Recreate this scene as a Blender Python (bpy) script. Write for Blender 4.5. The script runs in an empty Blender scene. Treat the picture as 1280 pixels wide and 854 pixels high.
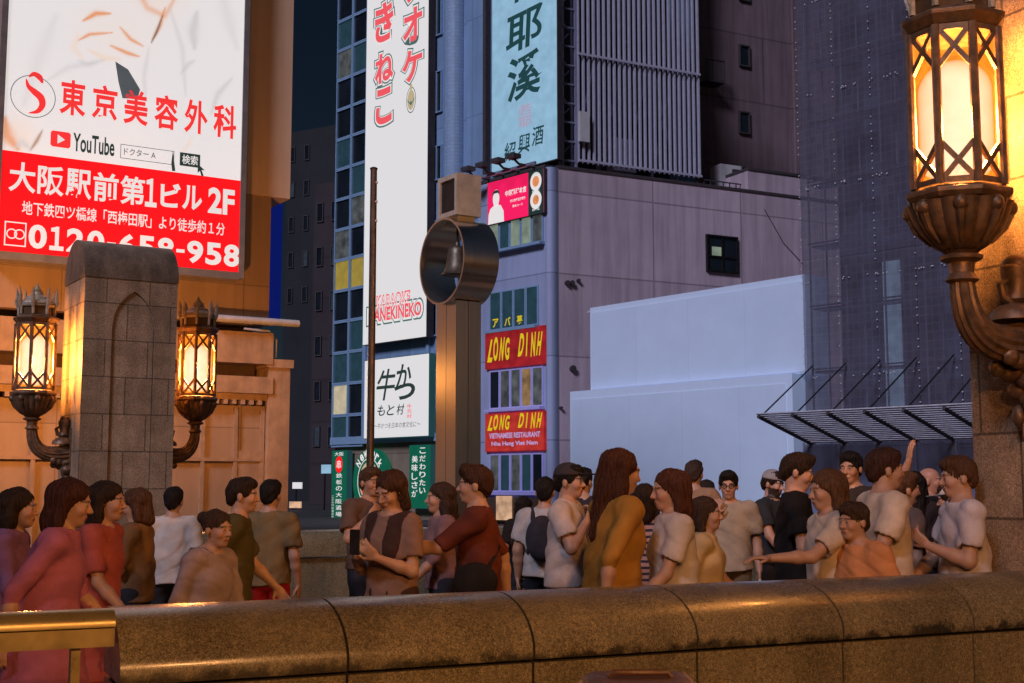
import bpy, math, random
import numpy as np
from mathutils import Vector, Matrix

random.seed(7)
sc = bpy.context.scene
col = sc.collection
rad = math.radians

# ------------------------------------------------------------------ camera, sky, sun, exposure
EYE = 1.6
FPX = 1600.0                      # focal length in photograph pixels
HORIZON = 605.0
TILT = math.atan((HORIZON - 427) / FPX)
cam_d = bpy.data.cameras.new("camera")
cam_d.sensor_width = 36.0
cam_d.lens = 36.0 * FPX / 1280.0
cam_d.clip_start = 0.05
cam_d.clip_end = 3000
cam = bpy.data.objects.new("camera", cam_d)
cam.location = (0, 0, EYE)
cam.rotation_euler = (math.pi / 2 + TILT, 0, 0)
col.objects.link(cam)
sc.camera = cam

SUN_EL, SUN_AZ = 36.0, -30.0
world = bpy.data.worlds.new("World")
sc.world = world
world.use_nodes = True
wn = world.node_tree
bg = wn.nodes["Background"]
sky = wn.nodes.new("ShaderNodeTexSky")
sky.sky_type = 'NISHITA'
sky.sun_disc = False
sky.sun_elevation = rad(SUN_EL)
sky.sun_rotation = rad(180 + SUN_AZ)
tint = wn.nodes.new("ShaderNodeMixRGB")
tint.blend_type = 'MULTIPLY'
tint.inputs[0].default_value = 1.0
tint.inputs[2].default_value = (0.62, 0.8, 1.0, 1)
wn.links.new(sky.outputs[0], tint.inputs[1])
wn.links.new(tint.outputs[0], bg.inputs[0])
bg.inputs[1].default_value = 0.004

sun_d = bpy.data.lights.new("sun", 'SUN')
sun_d.energy = 1.8
sun_d.angle = rad(14)
sun_d.color = (0.80, 0.77, 1.0)
sun = bpy.data.objects.new("sun", sun_d)
to_sun = Vector((math.sin(rad(SUN_AZ)) * math.cos(rad(SUN_EL)), -math.cos(rad(SUN_AZ)) * math.cos(rad(SUN_EL)), math.sin(rad(SUN_EL))))
sun.rotation_euler = to_sun.to_track_quat('Z', 'Y').to_euler()
sun.location = (0, -10, 40)
col.objects.link(sun)

sc.render.engine = 'CYCLES'
sc.view_settings.view_transform = 'Standard'
sc.view_settings.look = 'None'
sc.view_settings.gamma = 1
sc.view_settings.use_curve_mapping = False
sc.view_settings.exposure = 0.0
sc.cycles.use_denoising = True
sc.cycles.max_bounces = 6
sc.cycles.transparent_max_bounces = 24
sc.cycles.sample_clamp_indirect = 4
sc.cycles.caustics_reflective = False
sc.cycles.caustics_refractive = False

# ------------------------------------------------------------------ where a pixel of the photograph points
def ray(px, py):
    dx, dy = (px - 640) / FPX, (427 - py) / FPX
    return Vector((dx, math.cos(TILT) - dy * math.sin(TILT), math.sin(TILT) + dy * math.cos(TILT)))

def at(px, py, Y):
    d = ray(px, py)
    return Vector((0, 0, EYE)) + d * (Y / d.y)

class Face:
    """a vertical plane: origin, unit direction u (to the right seen from outside), outward normal n"""
    def __init__(s, o, u):
        s.o = Vector((o[0], o[1], 0)); s.u = Vector((u[0], u[1], 0)).normalized(); s.n = Vector((s.u.y, -s.u.x, 0))
    def uv(s, px, py):
        d = ray(px, py); c = Vector((0, 0, EYE))
        p = c + d * (s.n.dot(s.o - c) / s.n.dot(d))
        return s.u.dot(p - s.o), p.z
    def s_(s, px, py=HORIZON): return s.uv(px, py)[0]
    def z_(s, px, py): return s.uv(px, py)[1]
    def P(s, a, z, o=0.0):
        v = s.o + s.u * a + s.n * o
        return Vector((v.x, v.y, z))
    def moved(s, o, a=0.0):
        q = s.o + s.n * o + s.u * a
        return Face((q.x, q.y), (s.u.x, s.u.y))

def face(px, Y, vpx):
    o = at(px, HORIZON, Y)
    d = Vector(((vpx - 640) / FPX, 1.0, 0))
    if vpx < px: d = -d
    return Face((o.x, o.y), (d.x, d.y))

# ------------------------------------------------------------------ objects and properties
ROOT = {}
def tag(o, label=None, cat=None, group=None, kind=None):
    if label: o["label"] = label
    if cat: o["category"] = cat
    if group: o["group"] = group
    if kind: o["kind"] = kind
    return o

def thing(name, loc, label, cat, group=None):
    o = bpy.data.objects.new(name, None)
    o.location = loc; o.empty_display_size = 0.2
    col.objects.link(o); ROOT[o] = Vector(loc)
    return tag(o, label, cat, group)

def dup(o, parent=None):
    c = o.copy(); col.objects.link(c)
    c.parent = parent
    ROOT[c] = ROOT.get(o, Vector((0, 0, 0)))
    for ch in [x for x in bpy.data.objects if x.parent == o and x != c]:
        dup(ch, c)
    return c

class MB:
    """collects faces and links them as ONE mesh object; uv are metres along the surface"""
    def __init__(s): s.v = []; s.f = []; s.t = []
    def poly(s, pts, uv=None):
        i = len(s.v); s.v += [Vector(p) for p in pts]; s.f.append(list(range(i, i + len(pts))))
        if uv is None:
            a = Vector(pts[1]) - Vector(pts[0]); n = a.cross(Vector(pts[-1]) - Vector(pts[0]))
            e = a.normalized() if a.length else Vector((1, 0, 0)); n = n.normalized() if n.length else Vector((0, 0, 1)); g = n.cross(e)
            uv = [((Vector(p) - Vector(pts[0])).dot(e), (Vector(p) - Vector(pts[0])).dot(g)) for p in pts]
        s.t += list(uv); return s
    def hexa(s, c, uvs=None):
        # c: 8 corners, bottom ring 0-3 counter-clockwise seen from above, top ring 4-7
        for q in ((3, 2, 1, 0), (4, 5, 6, 7), (0, 1, 5, 4), (1, 2, 6, 5), (2, 3, 7, 6), (3, 0, 4, 7)):
            s.poly([c[k] for k in q], None if uvs is None else [uvs[k] for k in q])
        return s
    def fbox(s, F, s0, s1, z0, z1, o0, o1):
        P = F.P
        c = [P(s0, z0, o1), P(s1, z0, o1), P(s1, z0, o0), P(s0, z0, o0), P(s0, z1, o1), P(s1, z1, o1), P(s1, z1, o0), P(s0, z1, o0)]
        s.poly([c[0], c[1], c[5], c[4]], [(s0, z0), (s1, z0), (s1, z1), (s0, z1)])
        s.poly([c[1], c[2], c[6], c[5]], [(o1, z0), (o0, z0), (o0, z1), (o1, z1)])
        s.poly([c[3], c[0], c[4], c[7]], [(o0, z0), (o1, z0), (o1, z1), (o0, z1)])
        s.poly([c[2], c[3], c[7], c[6]], [(s1, z0), (s0, z0), (s0, z1), (s1, z1)])
        s.poly([c[4], c[5], c[6], c[7]], [(s0, o1), (s1, o1), (s1, o0), (s0, o0)])
        s.poly([c[3], c[2], c[1], c[0]], [(s0, o0), (s1, o0), (s1, o1), (s0, o1)])
        return s
    def box(s, x0, x1, y0, y1, z0, z1):
        return s.fbox(Face((0, 0), (1, 0)), x0, x1, z0, z1, -y1, -y0)
    def prism(s, pts, z0, z1, cap=True):
        # pts counter-clockwise from above
        L = 0
        for i in range(len(pts)):
            a, b = pts[i], pts[(i + 1) % len(pts)]; d = math.hypot(b[0] - a[0], b[1] - a[1])
            s.poly([(a[0], a[1], z0), (b[0], b[1], z0), (b[0], b[1], z1), (a[0], a[1], z1)], [(L, z0), (L + d, z0), (L + d, z1), (L, z1)]); L += d
        if cap:
            s.poly([(p[0], p[1], z1) for p in pts]); s.poly([(p[0], p[1], z0) for p in reversed(pts)])
        return s
    def lathe(s, prof, c=(0, 0, 0), n=24, lobes=0, amp=0.0, a0=0.0, cap=True):
        c = Vector(c); i0 = len(s.v)
        for r, z in prof:
            for k in range(n):
                a = a0 + 2 * math.pi * k / n
                rr = r * (1 + amp * abs(math.sin(lobes * a / 2)) - amp / 2) if lobes else r
                s.v.append(c + Vector((rr * math.cos(a), rr * math.sin(a), z)))
        for j in range(len(prof) - 1):
            for k in range(n):
                k2 = (k + 1) % n
                s.f.append([i0 + j * n + k, i0 + j * n + k2, i0 + (j + 1) * n + k2, i0 + (j + 1) * n + k])
                w = 2 * math.pi * max(prof[j][0], 0.01) / n
                s.t += [(k * w, prof[j][1]), ((k + 1) * w, prof[j][1]), ((k + 1) * w, prof[j + 1][1]), (k * w, prof[j + 1][1])]
        if cap:
            for j, rev in ((0, True), (len(prof) - 1, False)):
                if prof[j][0] > 1e-4:
                    q = [i0 + j * n + k for k in range(n)]
                    s.f.append(q[::-1] if rev else q); s.t += [(0, 0)] * n
        return s
    def tube(s, path, r, n=10, flute=0.0, cap=True, squash=1.0):
        path = [Vector(p) for p in path]; i0 = len(s.v)
        rs = r if isinstance(r, (list, tuple)) else [r] * len(path)
        ref = None; L = 0
        for j, p in enumerate(path):
            t = (path[min(j + 1, len(path) - 1)] - path[max(j - 1, 0)]).normalized()
            if ref is None: ref = Vector((0, 0, 1)) if abs(t.z) < .9 else Vector((1, 0, 0))
            e = t.cross(ref).normalized(); g = e.cross(t); ref = g
            for k in range(n):
                a = 2 * math.pi * k / n; q = rs[j] * (1 + flute * math.cos(a * n / 2))
                s.v.append(p + e * (q * math.cos(a) * squash) + g * (q * math.sin(a)))
        for j in range(len(path) - 1):
            d = (path[j + 1] - path[j]).length
            for k in range(n):
                k2 = (k + 1) % n
                s.f.append([i0 + j * n + k2, i0 + j * n + k, i0 + (j + 1) * n + k, i0 + (j + 1) * n + k2])
                w = 2 * math.pi * rs[j] / n
                s.t += [((k + 1) * w, L), (k * w, L), (k * w, L + d), ((k + 1) * w, L + d)]
            L += d
        if cap:
            s.f.append([i0 + k for k in range(n)]); s.f.append([i0 + (len(path) - 1) * n + k for k in reversed(range(n))]); s.t += [(0, 0)] * (2 * n)
        return s
    def ball(s, c, r, n=12, m=8):
        r = r if isinstance(r, (tuple, list)) else (r, r, r); c = Vector(c); i0 = len(s.v)
        for j in range(m + 1):
            b = -math.pi / 2 + math.pi * j / m
            for k in range(n):
                a = 2 * math.pi * k / n
                s.v.append(c + Vector((r[0] * math.cos(b) * math.cos(a), r[1] * math.cos(b) * math.sin(a), r[2] * math.sin(b))))
        for j in range(m):
            for k in range(n):
                k2 = (k + 1) % n
                s.f.append([i0 + j * n + k, i0 + j * n + k2, i0 + (j + 1) * n + k2, i0 + (j + 1) * n + k]); s.t += [(0, 0)] * 4
        return s
    def mesh(s, v, f):
        i = len(s.v); s.v += [Vector(p) for p in v]
        for q in f: s.f.append([i + k for k in q]); s.t += [(0, 0)] * len(q)
        return s
    def build(s, name, mat, parent=None, smooth=False, bevel=0.0):
        me = bpy.data.meshes.new(name)
        if parent is not None: org = ROOT[parent]
        else:
            a = np.array([tuple(p) for p in s.v]); lo, hi = a.min(0), a.max(0)
            org = Vector(((lo[0] + hi[0]) / 2, (lo[1] + hi[1]) / 2, lo[2]))
        me.from_pydata([tuple(p - org) for p in s.v], [], s.f)
        uvl = me.uv_layers.new(name="UVMap")
        uvl.data.foreach_set("uv", np.array(s.t, dtype=np.float32).ravel())
        me.materials.append(mat)
        o = bpy.data.objects.new(name, me); col.objects.link(o); ROOT[o] = org
        if parent is not None: o.parent = parent
        else: o.location = org
        if smooth:
            me.polygons.foreach_set("use_smooth", [True] * len(me.polygons))
            me.set_sharp_from_angle(angle=rad(40))
        if bevel:
            b = o.modifiers.new("bevel", 'BEVEL'); b.width = bevel; b.segments = 2; b.limit_method = 'ANGLE'; b.angle_limit = rad(40)
        return o

def quads(name, V, F, mat, colors=None):
    me = bpy.data.meshes.new(name)
    me.vertices.add(len(V)); me.vertices.foreach_set("co", V.astype(np.float32).ravel())
    me.loops.add(F.size); me.loops.foreach_set("vertex_index", F.astype(np.int32).ravel())
    me.polygons.add(len(F)); me.polygons.foreach_set("loop_start", np.arange(0, F.size, 4, dtype=np.int32))
    me.update(calc_edges=True); me.polygons.foreach_set("use_smooth", [True] * len(F))
    if colors is not None:
        a = me.color_attributes.new("tone", 'FLOAT_COLOR', 'POINT'); a.data.foreach_set("color", np.concatenate([colors, np.ones((len(V), 1))], 1).astype(np.float32).ravel())
    me.materials.append(mat); return me

# ------------------------------------------------------------------ procedural materials
def new_mat(name):
    m = bpy.data.materials.new(name); m.use_nodes = True
    return m, m.node_tree, m.node_tree.nodes["Principled BSDF"]

def pmat(name, c, rough=0.6, metal=0.0, var=0.25, scale=3.0, streak=0.0, brick=None, speck=0.0, bump=0.0, bscale=40.0, emit=None, es=0.0, spec=0.5, c2=None, coat=0.0, stain=None):
    """base colour with worn patches, run-off streaks, seams (brick = width, height, joint, joint darkness, offset) and stone specks"""
    m, t, b = new_mat(name); N, L = t.nodes.new, t.links.new
    uv = N("ShaderNodeUVMap"); uv.uv_map = "UVMap"
    tc = N("ShaderNodeTexCoord")
    def noise(sc_, det=5, vec=None, rgh=.6):
        n = N("ShaderNodeTexNoise"); n.inputs["Scale"].default_value = sc_; n.inputs["Detail"].default_value = det; n.inputs["Roughness"].default_value = rgh
        L(vec or tc.outputs["Object"], n.inputs["Vector"]); return n.outputs["Fac"]
    def ramp(fac, a, b_, lo=.3, hi=.7):
        r = N("ShaderNodeMapRange"); r.inputs[1].default_value = lo; r.inputs[2].default_value = hi; r.inputs[3].default_value = a; r.inputs[4].default_value = b_
        L(fac, r.inputs[0]); return r.outputs[0]
    def mul(a, f):
        x = N("ShaderNodeVectorMath"); x.operation = 'SCALE'; L(a, x.inputs[0]); L(f, x.inputs[3]); return x.outputs[0]
    mix = N("ShaderNodeMixRGB"); mix.inputs[1].default_value = (*c, 1); mix.inputs[2].default_value = (*(c2 or c), 1)
    n1 = noise(scale)
    L(ramp(n1, 0, 1), mix.inputs[0]); out = mix.outputs[0]
    if var: out = mul(out, ramp(noise(scale * 1.7, 7), 1 - var, 1 + var))
    if streak:
        mp = N("ShaderNodeMapping"); mp.inputs["Scale"].default_value = (2.2, 2.2, 0.14); L(tc.outputs["Object"], mp.inputs[0])
        out = mul(out, ramp(noise(1.6, 6, mp.outputs[0]), 1 - streak, 1.0, .38, .6))
    if speck:
        out = mul(out, ramp(noise(170, 2, None, .7), 1 - speck, 1 + speck, .36, .64))
        out = mul(out, ramp(noise(60, 3, None, .7), 1 - speck * .5, 1 + speck * .5, .36, .64))
    if brick:
        k = N("ShaderNodeTexBrick"); k.offset = brick[4] if len(brick) > 4 else 0.0; k.squash = 1.0
        k.inputs["Scale"].default_value = 1.0; k.inputs["Brick Width"].default_value = brick[0]; k.inputs["Row Height"].default_value = brick[1]
        k.inputs["Mortar Size"].default_value = brick[2]; k.inputs["Mortar Smooth"].default_value = 0.1; k.inputs["Bias"].default_value = 0
        k.inputs["Color1"].default_value = (1, 1, 1, 1); k.inputs["Color2"].default_value = (.86, .86, .86, 1); k.inputs["Mortar"].default_value = (brick[3],) * 3 + (1,)
        L(uv.outputs[0], k.inputs["Vector"])
        mm = N("ShaderNodeMixRGB"); mm.blend_type = 'MULTIPLY'; mm.inputs[0].default_value = 1; L(out, mm.inputs[1]); L(k.outputs["Color"], mm.inputs[2]); out = mm.outputs[0]
    if stain is not None:      # dark growth creeping from a joint, reaching as far as a patchy noise lets it
        sx = N("ShaderNodeSeparateXYZ"); L(uv.outputs[0], sx.inputs[0]); ab = N("ShaderNodeMath"); ab.operation = 'SUBTRACT'; L(sx.outputs[1], ab.inputs[0]); ab.inputs[1].default_value = stain
        a2 = N("ShaderNodeMath"); a2.operation = 'ABSOLUTE'; L(ab.outputs[0], a2.inputs[0]); a3 = N("ShaderNodeMath"); a3.operation = 'MULTIPLY_ADD'; L(noise(9, 6), a3.inputs[0]); a3.inputs[1].default_value = -.22; L(a2.outputs[0], a3.inputs[2])
        out = mul(out, ramp(a3.outputs[0], .22, 1.0, -.105, -.07))
    L(out, b.inputs["Base Color"])
    L(ramp(noise(scale * 2.3, 4), max(rough - .12, .02), min(rough + .12, 1)), b.inputs["Roughness"])
    b.inputs["Metallic"].default_value = metal; b.inputs["Specular IOR Level"].default_value = spec
    if coat: b.inputs["Coat Weight"].default_value = coat; b.inputs["Coat Roughness"].default_value = 0.12
    if bump:
        bp = N("ShaderNodeBump"); bp.inputs["Strength"].default_value = bump; bp.inputs["Distance"].default_value = 0.01
        L(noise(bscale, 5), bp.inputs["Height"]); L(bp.outputs[0], b.inputs["Normal"])
    if emit: b.inputs["Emission Color"].default_value = (*emit, 1); b.inputs["Emission Strength"].default_value = es
    return m

def glow(name, c, s=1.0, var=0.0):
    """a lit, printed sign face: plastic that glows evenly"""
    m, t, b = new_mat(name)
    b.inputs["Base Color"].default_value = (c[0] * .5, c[1] * .5, c[2] * .5, 1); b.inputs["Roughness"].default_value = .4
    b.inputs["Specular IOR Level"].default_value = .25
    b.inputs["Emission Color"].default_value = (*c, 1); b.inputs["Emission Strength"].default_value = s
    if var:
        n = t.nodes.new("ShaderNodeTexNoise"); n.inputs["Scale"].default_value = 2.2; n.inputs["Detail"].default_value = 4
        tc = t.nodes.new("ShaderNodeTexCoord"); t.links.new(tc.outputs["Object"], n.inputs["Vector"])
        r = t.nodes.new("ShaderNodeMapRange"); r.inputs[1].default_value = .3; r.inputs[2].default_value = .7
        r.inputs[3].default_value = s * (1 - var); r.inputs[4].default_value = s * (1 + var)
        t.links.new(n.outputs["Fac"], r.inputs[0]); t.links.new(r.outputs[0], b.inputs["Emission Strength"])
    return m

# ------------------------------------------------------------------ lettering
GLYPH = {}
def glyph(ch, off=0.0, shear=0.0):
    key = (ch, round(off, 4), shear)
    if key in GLYPH: return GLYPH[key]
    cu = bpy.data.curves.new("glyph", 'FONT'); cu.body = ch; cu.size = 1; cu.offset = off; cu.shear = shear; cu.resolution_u = 4
    ob = bpy.data.objects.new("glyph", cu); col.objects.link(ob)
    dg = bpy.context.evaluated_depsgraph_get(); ev = ob.evaluated_get(dg); me = ev.to_mesh()
    v = np.array([tuple(x.co) for x in me.vertices]).reshape(-1, 3); f = [list(p.vertices) for p in me.polygons]
    ev.to_mesh_clear(); bpy.data.objects.remove(ob); bpy.data.curves.remove(cu)
    GLYPH[key] = (v, f); return GLYPH[key]

def put_text(mb, F, txt, box, o, off=0.0, shear=0.0, rot=0.0):
    """fit one line of text into box = (s0, s1, z0, z1) on face F, standing o proud of it"""
    v, f = glyph(txt, off, shear)
    if len(v) == 0: return
    s0, s1, z0, z1 = box
    a = v[:, :2]; lo, hi = a.min(0), a.max(0); q = (a - lo) / np.maximum(hi - lo, 1e-6)
    S = s0 + q[:, 0] * (s1 - s0); Z = z0 + q[:, 1] * (z1 - z0)
    if rot:
        cs, cz = (s0 + s1) / 2, (z0 + z1) / 2; ca, sa = math.cos(rot), math.sin(rot)
        S, Z = cs + (S - cs) * ca - (Z - cz) * sa, cz + (S - cs) * sa + (Z - cz) * ca
    mb.mesh([F.P(S[i], Z[i], o) for i in range(len(v))], f)

def shape(mb, F, pts, o):
    mb.poly([F.P(a, z, o) for a, z in pts])

def ellipse(cs, cz, rs, rz, n=28): return [(cs + rs * math.cos(2 * math.pi * k / n), cz + rz * math.sin(2 * math.pi * k / n)) for k in range(n)]

def ringshape(mb, F, cs, cz, rs, rz, w, o, a0=0, a1=2 * math.pi, n=32):
    for k in range(n):
        a, b = a0 + (a1 - a0) * k / n, a0 + (a1 - a0) * (k + 1) / n
        mb.poly([F.P(cs + (rs - w) * math.cos(a), cz + (rz - w) * math.sin(a), o), F.P(cs + rs * math.cos(a), cz + rz * math.sin(a), o),
                 F.P(cs + rs * math.cos(b), cz + rz * math.sin(b), o), F.P(cs + (rs - w) * math.cos(b), cz + (rz - w) * math.sin(b), o)])

def stroke(mb, F, pts, w, o):
    """a brush line of varying width along (s, z) points"""
    n = len(pts); ws = list(w) if isinstance(w, (list, tuple)) else [w] * n
    if n > 2:                                  # round the line through its points
        q = [pts[0]] + list(pts) + [pts[-1]]; p2, w2 = [], []
        for i in range(1, n):
            for k in range(6):
                x = k / 6; c = [.5 * (2 * q[i][d] + (q[i + 1][d] - q[i - 1][d]) * x + (2 * q[i - 1][d] - 5 * q[i][d] + 4 * q[i + 1][d] - q[min(i + 2, n + 1)][d]) * x * x + (3 * q[i][d] - q[i - 1][d] - 3 * q[i + 1][d] + q[min(i + 2, n + 1)][d]) * x ** 3) for d in (0, 1)]
                p2.append(tuple(c)); w2.append(ws[i - 1] * (1 - x) + ws[i] * x)
        p2.append(pts[-1]); w2.append(ws[-1]); pts, ws, n = p2, w2, len(p2)
    L_, R_ = [], []
    for i in range(n):
        a, b = pts[max(i - 1, 0)], pts[min(i + 1, n - 1)]
        d = math.hypot(b[0] - a[0], b[1] - a[1]) or 1; nx, nz = -(b[1] - a[1]) / d, (b[0] - a[0]) / d
        L_.append((pts[i][0] + nx * ws[i] / 2, pts[i][1] + nz * ws[i] / 2)); R_.append((pts[i][0] - nx * ws[i] / 2, pts[i][1] - nz * ws[i] / 2))
    for i in range(n - 1):
        mb.poly([F.P(*R_[i], o), F.P(*R_[i + 1], o), F.P(*L_[i + 1], o), F.P(*L_[i], o)])

class Sub:
    """fractions of a rectangle on a face -> metres"""
    def __init__(s, F, s0, s1, z0, z1): s.F, s.s0, s.s1, s.z0, s.z1 = F, s0, s1, z0, z1
    def b(s, a0, a1, c0, c1): return (s.s0 + a0 * (s.s1 - s.s0), s.s0 + a1 * (s.s1 - s.s0), s.z0 + c0 * (s.z1 - s.z0), s.z0 + c1 * (s.z1 - s.z0))
    def p(s, a, c): return (s.s0 + a * (s.s1 - s.s0), s.z0 + c * (s.z1 - s.z0))

# ------------------------------------------------------------------ materials of the place
M = {}
M['asphalt'] = pmat("asphalt", (.05, .05, .052), .8, var=.3, scale=.8, speck=.25, bump=.3, bscale=90)
M['paving'] = pmat("granite_paving", (.16, .145, .125), .6, var=.2, scale=.7, speck=.3, brick=(.6, .3, .008, .3, .5), bump=.15, bscale=120)
M['granite'] = pmat("polished_granite", (.24, .205, .125), .28, var=.22, scale=1.1, speck=.55, bump=.06, bscale=160, c2=(.20, .17, .10), coat=.15, streak=.3)
M['granite_cap'] = pmat("polished_granite", (.24, .205, .125), .26, var=.22, scale=1.1, speck=.55, bump=.06, bscale=160, c2=(.20, .17, .10), coat=.15, streak=.3, stain=0.0)
M['granite_pillar'] = pmat("weathered_granite", (.17, .12, .08), .6, var=.3, scale=1.6, speck=.6, streak=.45, bump=.2, bscale=120)
M['granite_block'] = pmat("granite_blocks", (.36, .255, .165), .55, var=.3, scale=1.8, speck=.6, streak=.35, brick=(.62, .53, .009, .35, .5), bump=.2, bscale=120)
M['joint'] = pmat("dark_joint", (.012, .011, .01), .9)
M['bronze'] = pmat("brown_bronze", (.24, .13, .065), .45, metal=.4, var=.35, scale=9, c2=(.10, .075, .055), bump=.25, bscale=60)
M['verdigris'] = pmat("grey_bronze", (.42, .36, .27), .55, metal=.35, var=.3, scale=8, bump=.15)
M['steel'] = pmat("brushed_steel", (.82, .74, .60), .24, metal=.95, var=.06, scale=2.2, streak=.2)
def brushed(name, c, r):
    m, t, b = new_mat(name); N, L = t.nodes.new, t.links.new
    tc = N("ShaderNodeTexCoord"); mp = N("ShaderNodeMapping"); mp.inputs["Scale"].default_value = (90, 90, 1.2); L(tc.outputs["Object"], mp.inputs[0])
    n = N("ShaderNodeTexNoise"); n.inputs["Scale"].default_value = 1; n.inputs["Detail"].default_value = 5; L(mp.outputs[0], n.inputs["Vector"])
    q = N("ShaderNodeMapRange"); q.inputs[1].default_value = .3; q.inputs[2].default_value = .7; q.inputs[3].default_value = r - .015; q.inputs[4].default_value = r + .03; L(n.outputs["Fac"], q.inputs[0]); L(q.outputs[0], b.inputs["Roughness"])
    b.inputs["Base Color"].default_value = (*c, 1); b.inputs["Metallic"].default_value = 1.0; b.inputs["Anisotropic"].default_value = .5; return m
M['steel'] = brushed("brushed_steel", (.88, .84, .76), .22)
M['steel_dull'] = pmat("dull_steel", (.66, .64, .56), .42, metal=.55, var=.2, scale=3)
M['rail'] = pmat("brass_toned_rail", (.40, .32, .14), .34, metal=.6, var=.15, scale=3)
M['dark_metal'] = pmat("dark_metal", (.035, .033, .033), .5, metal=.6)
M['pole'] = pmat("brown_pole", (.10, .075, .06), .4, metal=.5, var=.25, scale=4)
M['bell'] = pmat("dark_bell_bronze", (.14, .12, .09), .5, metal=.7, var=.3, scale=10)

M['lav'] = pmat("lavender_panel", (.68, .55, .64), .65, var=.09, scale=.35, streak=.22, brick=(4.5, 3.3, .035, .55, 0))
M['lav_pale'] = pmat("pale_blue_panel", (.42, .50, .74), .55, var=.06, scale=.4, streak=.1, brick=(30, 3.3, .03, .6, 0))
M['coping'] = pmat("dark_coping", (.06, .05, .055), .7)
M['brown_tower'] = pmat("brown_tower_wall", (.25, .175, .20), .75, var=.14, scale=.25, streak=.25, brick=(9, 3.6, .05, .6, .5))
M['blue_wall'] = pmat("blue_tiled_wall", (.26, .42, .66), .5, var=.08, scale=.6, streak=.1, brick=(1.5, 4.4, .03, .7, 0))
M['blue_trim'] = pmat("blue_window_frame", (.30, .48, .70), .4, metal=.1, var=.08)
M['blue_pipe'] = pmat("ribbed_blue_column", (.32, .47, .70), .5, var=.06, brick=(.2, .16, .02, .8, 0))
M['shop_wall'] = pmat("brown_shopfront", (.30, .235, .17), .6, var=.15, scale=.7, brick=(1.5, 3, .03, .6, 0))
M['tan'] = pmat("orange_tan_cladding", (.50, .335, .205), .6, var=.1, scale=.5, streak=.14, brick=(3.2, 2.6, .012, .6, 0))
M['tan_lit'] = pmat("lit_tan_cladding", (.88, .64, .43), .6, var=.06, scale=.4, streak=.1, brick=(1.15, 30, .012, .75, 0))  # paler than the lower cladding: brighter light on the top storey put into colour
M['tan_trim'] = pmat("tan_ledge", (.50, .33, .20), .65, var=.18, scale=3, streak=.2, bump=.2)
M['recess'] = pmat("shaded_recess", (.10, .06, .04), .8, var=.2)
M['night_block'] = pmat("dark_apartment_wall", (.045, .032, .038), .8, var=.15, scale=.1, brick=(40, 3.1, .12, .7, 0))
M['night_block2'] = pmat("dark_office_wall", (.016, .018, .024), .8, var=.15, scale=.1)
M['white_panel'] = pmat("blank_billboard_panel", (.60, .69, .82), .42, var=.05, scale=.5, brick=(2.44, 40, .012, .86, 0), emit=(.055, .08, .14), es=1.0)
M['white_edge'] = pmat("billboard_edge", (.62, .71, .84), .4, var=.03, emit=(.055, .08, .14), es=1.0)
M['louver'] = pmat("grey_louver", (.58, .59, .74), .5, metal=.2, var=.1)
M['truss'] = pmat("galvanised_truss", (.30, .33, .46), .5, metal=.3, var=.1)
M['white_box'] = pmat("white_enamel", (.62, .62, .64), .5, var=.08, streak=.2)
M['frame_grey'] = pmat("aluminium_frame", (.42, .40, .40), .4, metal=.6, var=.12)
M['blue_sign'] = pmat("blue_sign_metal", (.008, .03, .28), .4, var=.1, emit=(.001, .006, .10), es=1.0)
M['glass_dark'] = pmat("dark_glass", (.014, .020, .028), .08, var=.4, scale=.5, spec=.8)
M['glass_teal'] = pmat("teal_glass", (.02, .045, .055), .08, var=.5, scale=1.2, spec=.8, emit=(.010, .028, .038), es=1)
M['room_warm'] = glow("warm_lit_room", (.20, .12, .05), 1, .6)
M['room_grey'] = glow("dim_lit_room", (.055, .06, .06), 1, .7)
M['room_green'] = glow("curtained_room", (.16, .20, .15), 1, .35)
M['room_yellow'] = glow("yellow_lit_window", (.26, .19, .035), 1, .15)
M['room_pale'] = glow("pale_lit_window", (.42, .36, .24), 1, .2)
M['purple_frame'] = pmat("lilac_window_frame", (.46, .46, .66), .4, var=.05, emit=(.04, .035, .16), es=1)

M['s_white'] = glow("lit_white_sign", (.62, .61, .60))
M['s_cream'] = glow("lit_letter_white", (.66, .64, .62))
M['s_red'] = glow("lit_red", (.86, .008, .012))
M['s_red2'] = glow("lit_letter_red", (.80, .035, .035))
M['s_coral'] = glow("lit_coral_red", (.72, .085, .10))
M['s_teal'] = glow("printed_teal_line", (.055, .12, .11))
M['s_dark'] = glow("printed_dark_green", (.012, .045, .05))
M['s_ink'] = glow("printed_ink", (.02, .035, .032))
M['s_greytie'] = glow("printed_grey_tie", (.075, .085, .095), 1, .15)
M['s_orange'] = glow("printed_skin_orange", (.62, .20, .05))
M['s_shade'] = glow("printed_pale_fold", (.50, .48, .47))
M['s_paleorange'] = glow("printed_pale_skin", (.62, .585, .555))
M['s_tan'] = glow("printed_tan", (.42, .34, .20))
M['s_cat'] = glow("printed_orange_patch", (.62, .25, .05))
M['s_sky'] = glow("lit_pale_blue_sign", (.22, .38, .50), 1, .12)
M['s_stamp'] = glow("printed_pale_stamp", (.33, .28, .38))
M['s_pink'] = glow("lit_magenta_sign", (.78, .012, .10))
M['s_black'] = glow("printed_black_green", (.012, .03, .03))
M['s_yellow'] = glow("painted_yellow_letters", (.55, .42, .01))
M['s_ldred'] = glow("lit_crimson_panel", (.25, .012, .016), 1, .35)
M['s_ldred2'] = glow("lit_vermilion_panel", (.36, .026, .02), 1, .4)
M['s_lilac'] = glow("printed_lilac_letters", (.38, .28, .50))
M['s_green'] = glow("lit_green_banner", (.004, .085, .048), 1, .12)
M['s_food'] = glow("printed_food", (.62, .22, .08), 1, .4)
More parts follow.
